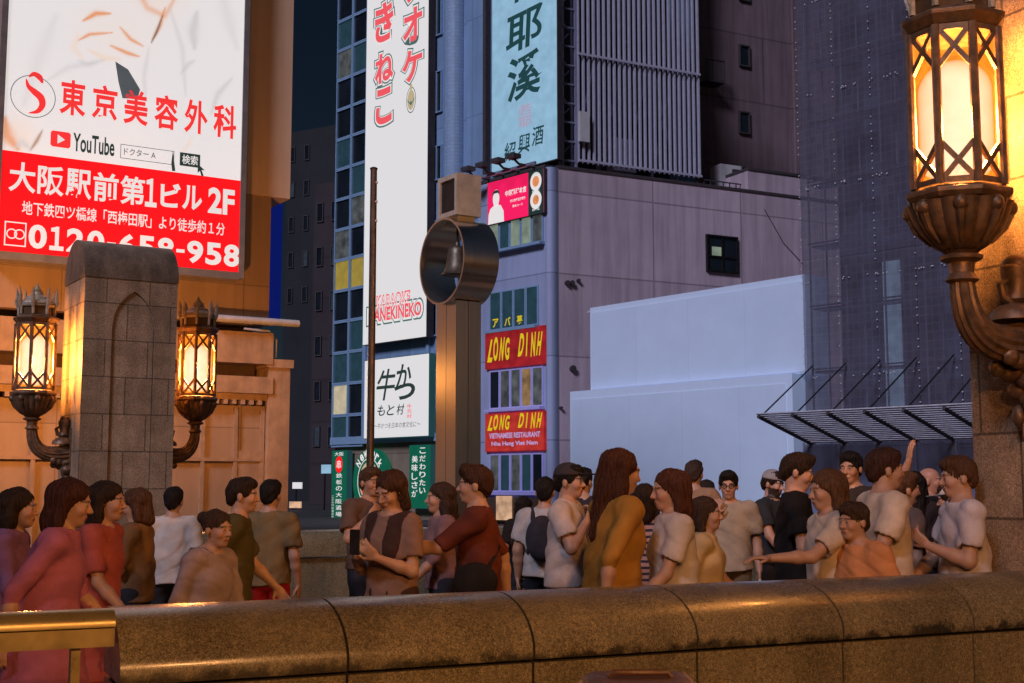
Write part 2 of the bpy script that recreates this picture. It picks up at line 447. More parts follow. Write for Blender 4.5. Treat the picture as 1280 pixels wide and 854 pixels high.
M['s_poster'] = glow("lit_poster", (.50, .30, .18), 1, .5)

# ------------------------------------------------------------------ ground and bridge deck
g = MB(); g.poly([(-1500, -400, 0), (1500, -400, 0), (1500, 2500, 0), (-1500, 2500, 0)])
tag(g.build("ground", M['asphalt']), kind="structure")
FP = face(435, 5.10, 4050)                 # outer face of the near parapet; n points to the camera
FP_BACK = FP.moved(-.42)
FFAR = face(380, 14.6, 3300)               # far parapet of the bridge
def quad_sheet(name, pts, z, m):
    b = MB(); b.poly([(p.x, p.y, z) for p in pts]); return tag(b.build(name, m), kind="structure")
quad_sheet("bridge_pavement", [FP.P(-14, 0, 6), FP.P(16, 0, 6), FFAR.P(26, 0, -.4), FFAR.P(-12, 0, -.4)], .004, M['paving'])

# ------------------------------------------------------------------ near parapet: coping stones on wall blocks
def parapet_near():
    joints = [FP.s_(150, 850)] + [FP.uv(p, y)[0] for p, y in ((435, 842), (668, 824), (873, 809), (1055, 795), (1218, 782))]
    step = joints[5] - joints[4]
    joints += [joints[5] + step * k for k in (1, 2, 3)]
    z_s = FP.z_(435, 842); z_t = 1.125; depth = .43
    t = thing("parapet", FP.P(joints[3], 0, -.2), "low speckled granite parapet with rounded coping blocks in the foreground", "parapet wall")
    prof = [(0, z_s + .008)]
    for k in range(1, 15):
        a = math.pi / 2 * k / 14
        prof.append((-depth * .86 * (1 - math.cos(a)), z_s + .035 + (z_t - z_s - .035) * math.sin(a)))
    prof += [(-depth + .02, z_t - .002), (-depth, z_t - .03), (-depth, z_s + .008)]
    gap = .011
    for i in range(len(joints) - 1):
        a, b = joints[i] + (gap / 2 if i else 0), joints[i + 1] - gap / 2
        m = MB(); n = len(prof)
        L = [0]
        for k in range(1, n): L.append(L[-1] + math.hypot(prof[k][0] - prof[k - 1][0], prof[k][1] - prof[k - 1][1]))
        sub = 6
        for q in range(sub):
            aa, bb = a + (b - a) * q / sub, a + (b - a) * (q + 1) / sub
            for k in range(n - 1):
                (o0, z0), (o1, z1) = prof[k], prof[k + 1]
                m.poly([FP.P(aa, z0, o0), FP.P(bb, z0, o0), FP.P(bb, z1, o1), FP.P(aa, z1, o1)], [(aa, L[k]), (bb, L[k]), (bb, L[k + 1]), (aa, L[k + 1])])
            m.poly([FP.P(bb, prof[0][1], prof[0][0]), FP.P(aa, prof[0][1], prof[0][0]), FP.P(aa, prof[-1][1], prof[-1][0]), FP.P(bb, prof[-1][1], prof[-1][0])])
        m.poly([FP.P(a, z, o) for o, z in reversed(prof)]); m.poly([FP.P(b, z, o) for o, z in prof])
        o = m.build("coping_stone", M['granite_cap'], t); 
        bm_merge(o); o.data.polygons.foreach_set("use_smooth", [True] * len(o.data.polygons)); o.data.set_sharp_from_angle(angle=rad(35))
        w = MB(); w.fbox(FP, a, b, .0, z_s - .008, -depth + .03, -.012); w.build("wall_block", M['granite'], t, bevel=.004)
    c = MB(); c.fbox(FP, joints[0] + .02, joints[-1] - .02, .02, z_s + .03, -depth + .05, -.03)
    ip = [(o * .94 - .012, z_s + .031 + (z - z_s) * .93 - .03) for o, z in prof]
    for k in range(len(ip)):
        (o0, z0), (o1, z1) = ip[k], ip[(k + 1) % len(ip)]
        c.poly([FP.P(joints[0] + .03, z0, o0), FP.P(joints[-1] - .03, z0, o0), FP.P(joints[-1] - .03, z1, o1), FP.P(joints[0] + .03, z1, o1)])
    c.build("mortar_core", M['joint'], t)
    return joints, z_s

import bmesh
def bm_merge(o, d=1e-4):
    b = bmesh.new(); b.from_mesh(o.data); bmesh.ops.remove_doubles(b, verts=b.verts, dist=d); b.to_mesh(o.data); b.free()

JOINTS, Z_SEAM = parapet_near()

# ------------------------------------------------------------------ metal railing that butts against the parapet
def railing():
    s1 = JOINTS[0] - .012; s0 = s1 - 5.2
    zt = FP.z_(60, 762) ; 
    t = thing("railing", FP.P(s0 + 2, 0, -.16), "brass toned metal railing with slim posts beside the end of the granite parapet", "railing")
    top = 1.14
    m = MB(); pr = []
    for k in range(11):
        a = math.pi * k / 10; pr.append((-.15 + .085 * math.cos(a), top - .05 + .05 * math.sin(a)))
    pr += [(-.235, top - .062), (-.065, top - .062)]
    for k in range(len(pr)):
        (o0, z0), (o1, z1) = pr[k], pr[(k + 1) % len(pr)]
        m.poly([FP.P(s0, z0, o0), FP.P(s1, z0, o0), FP.P(s1, z1, o1), FP.P(s0, z1, o1)])
    m.poly([FP.P(s1, z, o) for o, z in pr]); m.poly([FP.P(s0, z, o) for o, z in reversed(pr)])
    o = m.build("handrail", M['rail'], t); bm_merge(o); o.data.polygons.foreach_set("use_smooth", [True] * len(o.data.polygons)); o.data.set_sharp_from_angle(angle=rad(35))
    b = MB(); b.fbox(FP, s0, s1, top - .135, top - .066, -.215, -.085); b.build("lower_band", M['rail'], t, bevel=.004)
    k = s1 - .13
    while k > s0:
        p = MB(); p.fbox(FP, k - .016, k + .016, .06, top - .137, -.185, -.12); p.build("post", M['rail'], t, bevel=.004)
        k -= .30
    b = MB(); b.fbox(FP, s0, s1, .02, .06, -.2, -.1); b.build("bottom_rail", M['rail'], t)
railing()

# ------------------------------------------------------------------ far parapet
def parapet_far():
    t = thing("parapet", FFAR.P(6, 0, -.2), "far granite parapet behind the crowd beside the bell post", "parapet wall")
    zt = 1.07; a0 = FFAR.s_(225); step = 1.15
    for i in range(9):
        a, b = a0 + i * step, a0 + (i + 1) * step - .01
        m = MB(); prof = [(0, .78), (0, .9)] + [(-.16 * (1 - math.cos(math.pi / 2 * k / 6)), .9 + (zt - .9) * math.sin(math.pi / 2 * k / 6)) for k in range(1, 7)] + [(-.4, zt), (-.4, .78)]
        for k in range(len(prof)):
            (o0, z0), (o1, z1) = prof[k], prof[(k + 1) % len(prof)]
            m.poly([FFAR.P(a, z0, o0), FFAR.P(b, z0, o0), FFAR.P(b, z1, o1), FFAR.P(a, z1, o1)])
        m.poly([FFAR.P(a, z, o) for o, z in reversed(prof)]); m.poly([FFAR.P(b, z, o) for o, z in prof])
        o = m.build("coping_stone", M['granite'], t); bm_merge(o); o.data.polygons.foreach_set("use_smooth", [True] * len(o.data.polygons)); o.data.set_sharp_from_angle(angle=rad(35))
        w = MB(); w.fbox(FFAR, a, b, 0, .76, -.34, -.05); w.build("wall_block", M['granite'], t)
parapet_far()

# ------------------------------------------------------------------ buildings
def base_of(F, s): 
    p = F.P(s, 0, 0); return (p.x, p.y, 0)

def win(parent, F, s0, s1, z0, z1, glass, frame, o=0.0, bars=(), w=.06, rails=(), deep=.12):
    """window: frame with pane as its sub-part, standing in front of face F"""
    m = MB()
    m.fbox(F, s0, s0 + w, z0, z1, o, o + deep); m.fbox(F, s1 - w, s1, z0, z1, o, o + deep)
    m.fbox(F, s0 + w, s1 - w, z0, z0 + w, o, o + deep); m.fbox(F, s0 + w, s1 - w, z1 - w, z1, o, o + deep)
    for b in bars: m.fbox(F, s0 + (s1 - s0) * b - w / 2, s0 + (s1 - s0) * b + w / 2, z0 + w, z1 - w, o, o + deep - .01)
    for b in rails: m.fbox(F, s0 + w, s1 - w, z0 + (z1 - z0) * b - w / 2, z0 + (z1 - z0) * b + w / 2, o, o + deep - .02)
    f = m.build("window", frame, parent)
    g = MB(); g.fbox(F, s0 + w * .5, s1 - w * .5, z0 + w * .5, z1 - w * .5, o + .01, o + .04)
    p = g.build("pane", glass, parent); p.parent = f
    return f

def rect(F, pl, pr, top, bot):
    return F.s_(pl, (top[1] + bot[1]) / 2), F.s_(pr, (top[1] + bot[1]) / 2), F.z_(*bot), F.z_(*top)

# ---- tan building with the big billboard (left)
FA = face(300, 23.0, 3190)
def tan_building():
    t = thing("department_store", base_of(FA, 0), "orange tan building with overhanging top storey behind the left stone pillar", "building")
    sR = FA.s_(365, 120); sM = FA.s_(339, 300); zO = FA.z_(364, 249)
    m = MB(); m.fbox(FA, -12, sR, zO, 16, -12, 0); m.build("upper_wall", M['tan_lit'], t)
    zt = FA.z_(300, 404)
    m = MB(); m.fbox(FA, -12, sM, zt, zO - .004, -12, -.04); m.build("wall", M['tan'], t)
    z1, z2, z3, z4 = FA.z_(300, 416), FA.z_(300, 455), FA.z_(300, 471), FA.z_(300, 492)
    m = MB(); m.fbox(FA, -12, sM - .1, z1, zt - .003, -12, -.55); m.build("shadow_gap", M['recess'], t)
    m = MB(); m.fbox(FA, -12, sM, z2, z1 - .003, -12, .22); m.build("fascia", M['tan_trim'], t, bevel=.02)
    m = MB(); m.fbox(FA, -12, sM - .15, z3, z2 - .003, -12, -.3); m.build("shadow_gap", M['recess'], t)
    m = MB(); m.fbox(FA, -12, sM + .02, z4, z3 - .003, -12, .2); m.fbox(FA, -12, sM - .06, z4 - .12, z4 - .003, -12, .1)
    k = -11.9
    while k < sM - .1: m.fbox(FA, k, k + .07, z4 - .2, z4 - .122, -.1, .14); k += .16
    m.build("cornice", M['tan_trim'], t)
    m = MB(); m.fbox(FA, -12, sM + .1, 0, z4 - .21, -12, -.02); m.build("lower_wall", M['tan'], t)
    sP = FA.s_(357, 550)
    m = MB(); m.fbox(FA, sM - .05, sP, 0, z2 - .05, -.6, .16); m.fbox(FA, sM - .1, sP + .05, z2 - .05, z2 + .1, -.62, .2); m.build("pilaster", M['tan_trim'], t, bevel=.03)
    for a in (-3.6, -2.9, -2.2, -.75, -.15, .35):
        m = MB(); m.fbox(FA, a, a + .07, .2, z4 - .24, -.01, .05); m.build("wall_trim", M['tan_trim'], t)
    for z in (2.0, 3.1):
        m = MB(); m.fbox(FA, -5, sM - .12, z, z + .06, -.01, .06); m.build("wall_trim", M['tan_trim'], t)
    m = MB(); m.fbox(FA, -.1, .5, 0.1, 2.2, -.01, .03); m.build("shop_door", M['tan_trim'], t)
    # roller awning and its cable
    zb = FA.z_(345, 406)
    a = thing("roller_awning", FA.P(sM - .9, zb, .3), "rolled white awning tube jutting from the tan building's corner", "awning")
    m = MB(); m.tube([FA.P(sM - 1.2, zb, .35), FA.P(FA.s_(364, 405), zb, .35)], .065, 14); m.build("roll", M['white_box'], a, smooth=True)
    m = MB(); m.fbox(FA, sM - 1.1, sM - 1.0, zb - .06, zb + .06, -.04, .28); m.build("bracket", M['dark_metal'], a); m = MB(); m.fbox(FA, sM - .3, sM - .2, zb - .06, zb + .06, -.04, .28); m.build("bracket", M['dark_metal'], a)
    m = MB(); m.tube([FA.P(sM - .5, zb - .12, .05), FA.P(sM - .05, zb - .14, .1), FA.P(sM + .1, zb - .3, .1), FA.P(sM + .1, zb - .62, .08)], .022, 8); m.build("cable", M['white_box'], a, smooth=True)
    # blue sign edge behind
    F2 = FA.moved(-2.2)
    s0, s1, z0, z1b = rect(F2, 330, 352, (345, 244), (345, 405))
    m = MB(); m.fbox(F2, s0, s1, z0, z1b, -.3, 0); tag(m.build("blue_sign", M['blue_sign'], None), "tall narrow deep blue panel between tan building and dark alley", "sign")
tan_building()

def billboard_main():
    F0 = FA.moved(.38); s0, s1, z0, z1 = F0.s_(2, 200), F0.s_(301, 200), F0.z_(299, 341), F0.z_(299, -150)
    W, H = s1 - s0, z1 - z0; o = .38
    t = thing("billboard", FA.P((s0 + s1) / 2, z0, .2), "large lit white and red clinic billboard with a phone number on tan building", "billboard")
    m = MB(); f = .10
    m.fbox(FA, s0 - f, s0, z0 - f, z1 + f, .01, o + .03); m.fbox(FA, s1, s1 + f, z0 - f, z1 + f, .01, o + .03)
    m.fbox(FA, s0, s1, z0 - f * 1.3, z0, .01, o + .03); m.fbox(FA, s0, s1, z1, z1 + f, .01, o + .03); m.build("frame", M['frame_grey'], t)
    m = MB(); m.fbox(FA, s0, s1, z0, z1, .02, o); m.build("sign_face", M['s_white'], t)
    def px(x, y): return FA.moved(o).uv(x, y)
    oo = o + .006
    zr = FA.moved(o).z_(299, 226); 
    m = MB(); shape(m, FA, [(s0, z0 + .002), (s1, z0 + .002), (s1, zr), (s0, zr)], oo); m.build("red_band", M['s_red'], t)
    B = Sub(FA, s0, s1, z0, zr)
    m = MB()
    for i, ch in enumerate("大阪駅前第"):
        b = B.b(.030 + i * .111, .030 + i * .111 + .104, .60, .90); put_text(m, FA, ch, b, oo + .006, .022)
    put_text(m, FA, "１", B.b(.580, .630, .60, .90), oo + .006, .03)
    for i, ch in enumerate("ビル"): put_text(m, FA, ch, B.b(.645 + i * .095, .645 + i * .095 + .088, .62, .88), oo + .006, .03)
    put_text(m, FA, "2F", B.b(.855, .975, .61, .89), oo + .006, .035)
    put_text(m, FA, "地下鉄四ツ橋線「西梅田駅」より徒歩約１分", B.b(.085, .935, .38, .52), oo + .006, .012)
    wd = {"-": .036, "１": .056}; x = .115
    for ch in "0１20-658-958":
        w_ = wd.get(ch, .071); z_ = (.155, .19) if ch == "-" else (.055, .295)
        put_text(m, FA, ch, B.b(x, x + w_, *z_), oo + .006, .035); x += w_ + .011
    ringshape(m, FA, *B.p(.05, .18), .085, .085, .02, oo + .006); ringshape(m, FA, *B.p(.08, .18), .085, .085, .02, oo + .006)
    b = B.b(.022, .106, .06, .30)
    for q in ((b[0], b[1], b[3] - .02, b[3]), (b[0], b[1], b[2], b[2] + .02), (b[0], b[0] + .02, b[2], b[3]), (b[1] - .02, b[1], b[2], b[3])):
        shape(m, FA, [(q[0], q[2]), (q[1], q[2]), (q[1], q[3]), (q[0], q[3])], oo + .005)
    m.build("lettering", M['s_cream'], t)
    B = Sub(FA, s0, s1, zr, zr + (zr - z0) * 1.35)          # the white part just above the red band
    m = MB()
    for i, ch in enumerate("東京美容外科"): put_text(m, FA, ch, B.b(.215 + i * .131, .215 + i * .131 + .105, .33, .60), oo, .024)
    m.build("lettering", M['s_red2'], t)
    m = MB(); b = B.b(.185, .265, .075, .195); shape(m, FA, [(b[0] + .03, b[2]), (b[1] - .03, b[2]), (b[1], b[2] + .03), (b[1], b[3] - .03), (b[1] - .03, b[3]), (b[0] + .03, b[3]), (b[0], b[3] - .03), (b[0], b[2] + .03)], oo)
    m.build("play_badge", M['s_red2'], t); m = MB()
    cx, cz = B.p(.115, .42)
    stroke(m, FA, [(cx - .10, cz + .34), (cx - .02, cz + .40), (cx + .07, cz + .36), (cx + .12, cz + .27)], [.02, .08, .10, .03], oo)
    stroke(m, FA, [(cx - .14, cz + .30), (cx - .10, cz + .18), (cx + .0, cz + .10), (cx + .10, cz + .02), (cx + .13, cz - .10), (cx + .06, cz - .22), (cx - .08, cz - .27)], [.015, .07, .11, .12, .10, .07, .01], oo)
    m.build("logo", M['s_red2'], t)
    m = MB(); ringshape(m, FA, cx - .02, cz + .02, .36, .36, .012, oo); b = B.b(.47, .70, .055, .165)
    for q in ((b[0], b[1], b[3] - .01, b[3]), (b[0], b[1], b[2], b[2] + .01), (b[0], b[0] + .01, b[2], b[3]), (b[1] - .01, b[1], b[2], b[3])): shape(m, FA, [(q[0], q[2]), (q[1], q[2]), (q[1], q[3]), (q[0], q[3])], oo)
    put_text(m, FA, "ドクター A", B.b(.485, .62, .085, .14), oo, .006)
    m.build("search_box", M['s_greytie'], t)
    m = MB(); put_text(m, FA, "YouTube", B.b(.275, .445, .06, .20), oo, .022)
    b = B.b(.725, .815, .06, .165); shape(m, FA, [(b[0], b[2]), (b[1], b[2]), (b[1], b[3]), (b[0], b[3])], oo)
    c = B.p(.805, .09); shape(m, FA, [(c[0], c[1]), (c[0] + .13, c[1] - .10), (c[0] + .07, c[1] - .10), (c[0] + .11, c[1] - .2), (c[0] + .07, c[1] - .21), (c[0] + .04, c[1] - .12), (c[0], c[1] - .16)], oo + .002)
    m.build("lettering", M['s_ink'], t)
    m = MB(); put_text(m, FA, "検索", B.b(.735, .805, .075, .15), oo + .004, .015)
    c = B.p(.225, .135); shape(m, FA, [(c[0] - .05, c[1] - .08), (c[0] + .07, c[1]), (c[0] - .05, c[1] + .08)], oo + .004); m.build("lettering", M['s_cream'], t)
    # washed-out portrait: tie, hand and coat
    P = lambda pts: [px(x, y) for x, y in pts]
    m = MB(); shape(m, FA, P([(144, 77), (160, 87), (175, 112), (172, 124), (153, 123), (148, 103)][::-1]), oo); m.build("tie", M['s_greytie'], t)
    # the washed-out photograph of a man in a white coat, printed on the sheet
    m_, t_, b_ = new_mat("printed_photograph"); vc = t_.nodes.new("ShaderNodeVertexColor"); vc.layer_name = "tone"
    t_.links.new(vc.outputs[0], b_.inputs["Emission Color"]); t_.links.new(vc.outputs[0], b_.inputs["Base Color"]); b_.inputs["Emission Strength"].default_value = 1; b_.inputs["Roughness"].default_value = .4; b_.inputs["Specular IOR Level"].default_value = .25
    zT = FA.moved(o).z_(150, -150); ns, nz = 190, 215
    S_, Z_ = np.meshgrid(np.linspace(s0 + .003, s1 - .003, ns), np.linspace(zr + .003, zT, nz), indexing='ij')
    C_ = np.tile(np.array((.62, .61, .60)), (ns, nz, 1))
    def blend(a, c):
        nonlocal C_; C_ = C_ * (1 - a[..., None]) + np.array(c) * a[..., None]
    def soft(pts, w, c, al):
        q = P(pts); best = np.full(S_.shape, 9.0); par = np.zeros(S_.shape)
        for i in range(len(q) - 1):
            (ax, ay), (bx, by) = q[i], q[i + 1]; dx, dy = bx - ax, by - ay; L2 = dx * dx + dy * dy
            tt = np.clip(((S_ - ax) * dx + (Z_ - ay) * dy) / L2, 0, 1); d = np.hypot(S_ - ax - tt * dx, Z_ - ay - tt * dy); k = d < best
            best = np.where(k, d, best); par = np.where(k, (i + tt) / (len(q) - 1), par)
        ww = w * (.35 + .65 * np.sin(np.pi * np.clip(par, .03, .97))); blend(al * np.exp(-(best / ww) ** 2), c)
    def spot(x, y, rx, ry, c, al):
        (cx_, cz_), (ex, _), (_, ez) = px(x, y), px(x + rx, y), px(x, y - ry); blend(al * np.exp(-(((S_ - cx_) / (ex - cx_)) ** 2 + ((Z_ - cz_) / (ez - cz_)) ** 2) ** 1.5), c)
    grey, warm, org, dk = (.47, .46, .46), (.66, .54, .44), (.60, .21, .05), (.10, .07, .06)
    spot(195, -45, 42, 62, warm, .75); spot(142, 40, 46, 34, (.645, .59, .545), .8); spot(22, 170, 22, 26, warm, .5)
    for q_, w_, c_, a_ in ((((172, -60), (168, -20), (184, 10), (206, 20), (222, -8)), .06, org, .5), (((104, 26), (120, 17), (138, 17)), .045, org, .9), (((97, 51), (112, 43), (140, 41)), .028, org, .85), (((150, 34), (163, 49), (179, 58)), .032, org, .85),
        (((138, 57), (158, 66), (174, 71)), .035, org, .9), (((110, 62), (128, 72), (150, 74)), .05, warm, .9), (((98, 42), (92, 60), (104, 74)), .06, warm, .7), (((206, 10), (200, 32), (190, 50)), .035, org, .8), (((203, 20), (196, 40), (189, 54)), .022, dk, .85),
        (((6, 148), (9, 170), (22, 186)), .10, org, .75), (((38, 188), (46, 176), (53, 163)), .03, (.25, .13, .05), .8), (((246, 16), (241, 40), (243, 60)), .10, grey, .8), (((212, 10), (228, 60), (232, 120)), .05, grey, .5), (((186, 60), (180, 95), (182, 124)), .045, grey, .5),
        (((290, 98), (272, 118), (264, 142)), .05, grey, .7), (((226, 92), (236, 80), (243, 76)), .04, grey, .7), (((98, 76), (110, 81), (130, 75)), .05, grey, .6), (((70, 20), (50, 70), (30, 130)), .12, grey, .3), (((270, -40), (284, 20), (296, 60)), .12, grey, .35), (((60, 100), (86, 84), (120, 78)), .05, grey, .45), (((20, 184), (28, 178), (38, 187)), .06, grey, .7), (((240, 170), (236, 180), (228, 190)), .03, warm, .8)):
        soft(q_, w_, c_, a_)
    V_ = np.array([FA.P(a_, c_, o + .003) - ROOT[t] for a_, c_ in zip(S_.ravel(), Z_.ravel())]); id_ = np.arange(ns * nz).reshape(ns, nz)
    Q_ = np.stack([id_[:-1, :-1], id_[1:, :-1], id_[1:, 1:], id_[:-1, 1:]], -1).reshape(-1, 4)
    me_ = quads("printed_photograph", V_, Q_, m_, C_.reshape(-1, 3)); po = bpy.data.objects.new("printed_photograph", me_); col.objects.link(po); po.parent = t
    m = MB(); shape(m, FA, P([(216, 188), (219, 214), (215, 214), (214, 204)][::-1]), oo); m.build("printed_shadow", M['s_ink'], t)
billboard_main()

# ---- blue tiled tower with the karaoke sign
FB = face(537, 57.0, -800)
def tower_blue():
    t = thing("office_tower", base_of(FB, 0), "pale blue tiled tower with tall white sign and strip of dark windows", "building")
    sL, sR = FB.s_(415, 605), FB.s_(640, 600); zt = 34.0; zg = FB.z_(500, 553)
    m = MB(); m.fbox(FB, sL, sR, zg, zt, -12, 0); m.build("wall", M['blue_wall'], t)
    m = MB(); m.fbox(FB, sL, sR, 0, zg - .004, -12, -.15); m.build("shopfront_wall", M['shop_wall'], t)
    # strip of windows at the left end
    a = [FB.s_(416, 560), FB.s_(436, 560), FB.s_(455, 560)]
    rows = [(x) for x in range(-90, 560, 43)]
    z = FB.z_(436, 560) + .05; h = 1.53; r = 0
    rnd = random.Random(3)
    while z < zt - 2:
        for k in (0, 1):
            mm = M['glass_dark']
            if r == 5: mm = M['room_yellow']
            elif (r, k) == (1, 0): mm = M['room_pale']
            elif rnd.random() < .35: mm = M['glass_teal']
            elif rnd.random() < .16: mm = M['room_grey']
            win(t, FB, a[k] + .01, a[k + 1] - .01, z, z + h - .01, mm, M['blue_trim'], 0.0, w=.07)
        z += h; r += 1
    for x in (457, 536):
        s = FB.s_(x, 500); m = MB(); m.fbox(FB, s - .1, s + .1, zg, zt, .003, .12); m.build("fin", M['blue_trim'], t)
    # small windows between sign and column
    for y0, y1 in ((-160, -118), (-65, -25), (-10, 46), (90, 142), (183, 226), (276, 330), (372, 420), (462, 515)):
        s0, s1, z0, z1 = rect(FB, 541, 554, (547, y0), (547, y1)); win(t, FB, s0, s1, z0, z1, M['glass_dark'], M['blue_trim'], 0, w=.05, bars=(.5,))
    # half round column and flat panel
    c = FB.P(FB.s_(570, 300), 0, .1)
    m = MB(); m.lathe([(.50, zg), (.50, zt)], (c.x, c.y, 0), 28); m.build("round_column", M['blue_pipe'], t, smooth=True)
    s0, s1 = FB.s_(586, 300), FB.s_(609, 300)
    m = MB(); m.fbox(FB, s0, s1, zg, zt, .004, .15); m.build("panel", M['blue_wall'], t)
    m = MB(); m.fbox(FB, s1 + .03, s1 + .22, zg, zt, .004, .3); m.build("downpipe", M['coping'], t)
    m = MB(); m.fbox(FB, sL, sR, zg - .004, zg + .35, .003, .16); m.build("canopy_band", M['blue_trim'], t)
tower_blue()

def lit_box(name, F, pl, pr, top, bot, mat, o0, o1, label, cat, edge=None, group=None):
    s0, s1, z0, z1 = rect(F.moved(o1), pl, pr, top, bot)
    t = thing(name, F.P((s0 + s1) / 2, z0, o0), label, cat, group)
    m = MB(); m.fbox(F, s0, s1, z0, z1, o0, o1 - .02); m.build("sign_case", edge or M['coping'], t)
    m = MB(); m.fbox(F, s0 + .03, s1 - .03, z0 + .03, z1 - .03, o1 - .018, o1); m.build("sign_face", mat, t)
    return t, Sub(F, s0, s1, z0, z1), o1 + .008

def karaoke_sign():
    F = FB
    t, S, o = lit_box("karaoke_sign", F, 457, 535, (496, -170), (535, 421), M['s_white'], .13, .55, "very tall narrow white lit karaoke sign with red letters on blue tower", "sign")
    zz = lambda x, y: F.moved(.55).z_(x, y)
    q = F.moved(.55)
    def chars(seq, offs, mat):
        m = MB()
        for ch, x0, x1, y0, y1 in seq:
            put_text(m, F, ch, (q.s_(x0, (y0 + y1) / 2) - offs * .9, q.s_(x1, (y0 + y1) / 2) + offs * .9, zz((x0 + x1) / 2, y1) - offs * .9, zz((x0 + x1) / 2, y0) + offs * .9), o + (.006 if offs == 0 else .003 if offs < .1 else 0), .035 + offs * .28)
        return m.build("lettering", mat, t)
    A = [("き", 469, 492, 3, 52), ("ね", 469, 492, 66, 103), ("こ", 470, 490, 110, 155), ("ま", 469, 492, -118, -68), ("ね", 469, 492, -58, -12),
         ("オ", 504, 528, 10, 52), ("ケ", 503, 528, 62, 102), ("ラ", 504, 528, -48, 2), ("カ", 504, 528, -108, -60)]
    A[4] = ("さ", 470, 490, -58, -10)
    chars(A, .17, M['s_teal']); chars(A, .09, M['s_cream']); chars(A, 0, M['s_coral'])
    B = [("KARAOKE♪", 472, 519, 368, 381)]
    m = MB(); s0, s1 = q.s_(468, 390), q.s_(530, 390)
    def skew(txt, x0, x1, ya, yb, off, oo, mat, name="lettering"):
        m = MB(); put_text(m, F, txt, (q.s_(x0, ya), q.s_(x1, ya), zz((x0 + x1) / 2, yb), zz((x0 + x1) / 2, ya)), oo, off); return m.build(name, mat, t)
    skew("KARAOKE", 471, 513, 366, 384, .05, o + .003, M['s_coral']); skew("KARAOKE", 472, 512, 368, 382, .0, o + .006, M['s_cream'])
    skew("MANEKINEKO", 458, 530, 377, 404, .10, o, M['s_teal'], "outline"); skew("MANEKINEKO", 459, 529, 379, 402, .085, o + .003, M['s_cream'], "outline"); skew("MANEKINEKO", 461, 527, 382, 399, .03, o + .006, M['s_coral'])
    c = (q.s_(514, 125), zz(514, 125))
    m = MB(); shape(m, F, ellipse(c[0], c[1], .36, .62), o); m.build("bell_print", M['s_teal'], t)
    m = MB(); shape(m, F, ellipse(c[0], c[1], .32, .57), o + .003); m.build("bell_print", M['s_cream'], t)
    m = MB(); shape(m, F, ellipse(c[0], c[1], .27, .48), o + .006); shape(m, F, ellipse(c[0], c[1] + .62, .10, .16), o + .006); m.build("bell_print", M['s_tan'], t)
    m = MB(); stroke(m, F, [(c[0] - .26, c[1] + .05), (c[0] - .1, c[1] - .14), (c[0] + .1, c[1] - .14), (c[0] + .26, c[1] + .05)], .05, o + .009); shape(m, F, ellipse(c[0], c[1] - .16, .07, .10), o + .009); m.build("bell_print", M['s_teal'], t)
karaoke_sign()

def cutlet_sign():
    F = FB; t, S, o = lit_box("restaurant_sign", F, 455, 536, (455, 451), (455, 549), M['s_white'], .13, .5, "square white lit sign with black brush characters below the karaoke sign", "sign", M['s_dark'])
    m = MB()
    put_text(m, F, "牛", S.b(.20, .50, .47, .86), o, .012, .25); put_text(m, F, "か", S.b(.50, .74, .60, .90), o, .02, .15); put_text(m, F, "つ", S.b(.48, .80, .46, .66), o, .035, .1)
    for i, ch in enumerate("もと村"): put_text(m, F, ch, S.b(.22 + i * .15, .34 + i * .15, .28, .41), o, .012, .2)
    m.build("lettering", M['s_ink'], t)
    m = MB(); put_text(m, F, "〜牛かつを日本の食文化に〜", S.b(.17, .88, .12, .19), o, .0, .2); m.build("caption", M['s_greytie'], t)
    m = MB()
    for i, ch in enumerate("牛元村"): put_text(m, F, ch, S.b(.68, .75, .35 - i * .06, .40 - i * .06), o, .01)
    m.build("seal_stamp", M['s_coral'], t)
cutlet_sign()

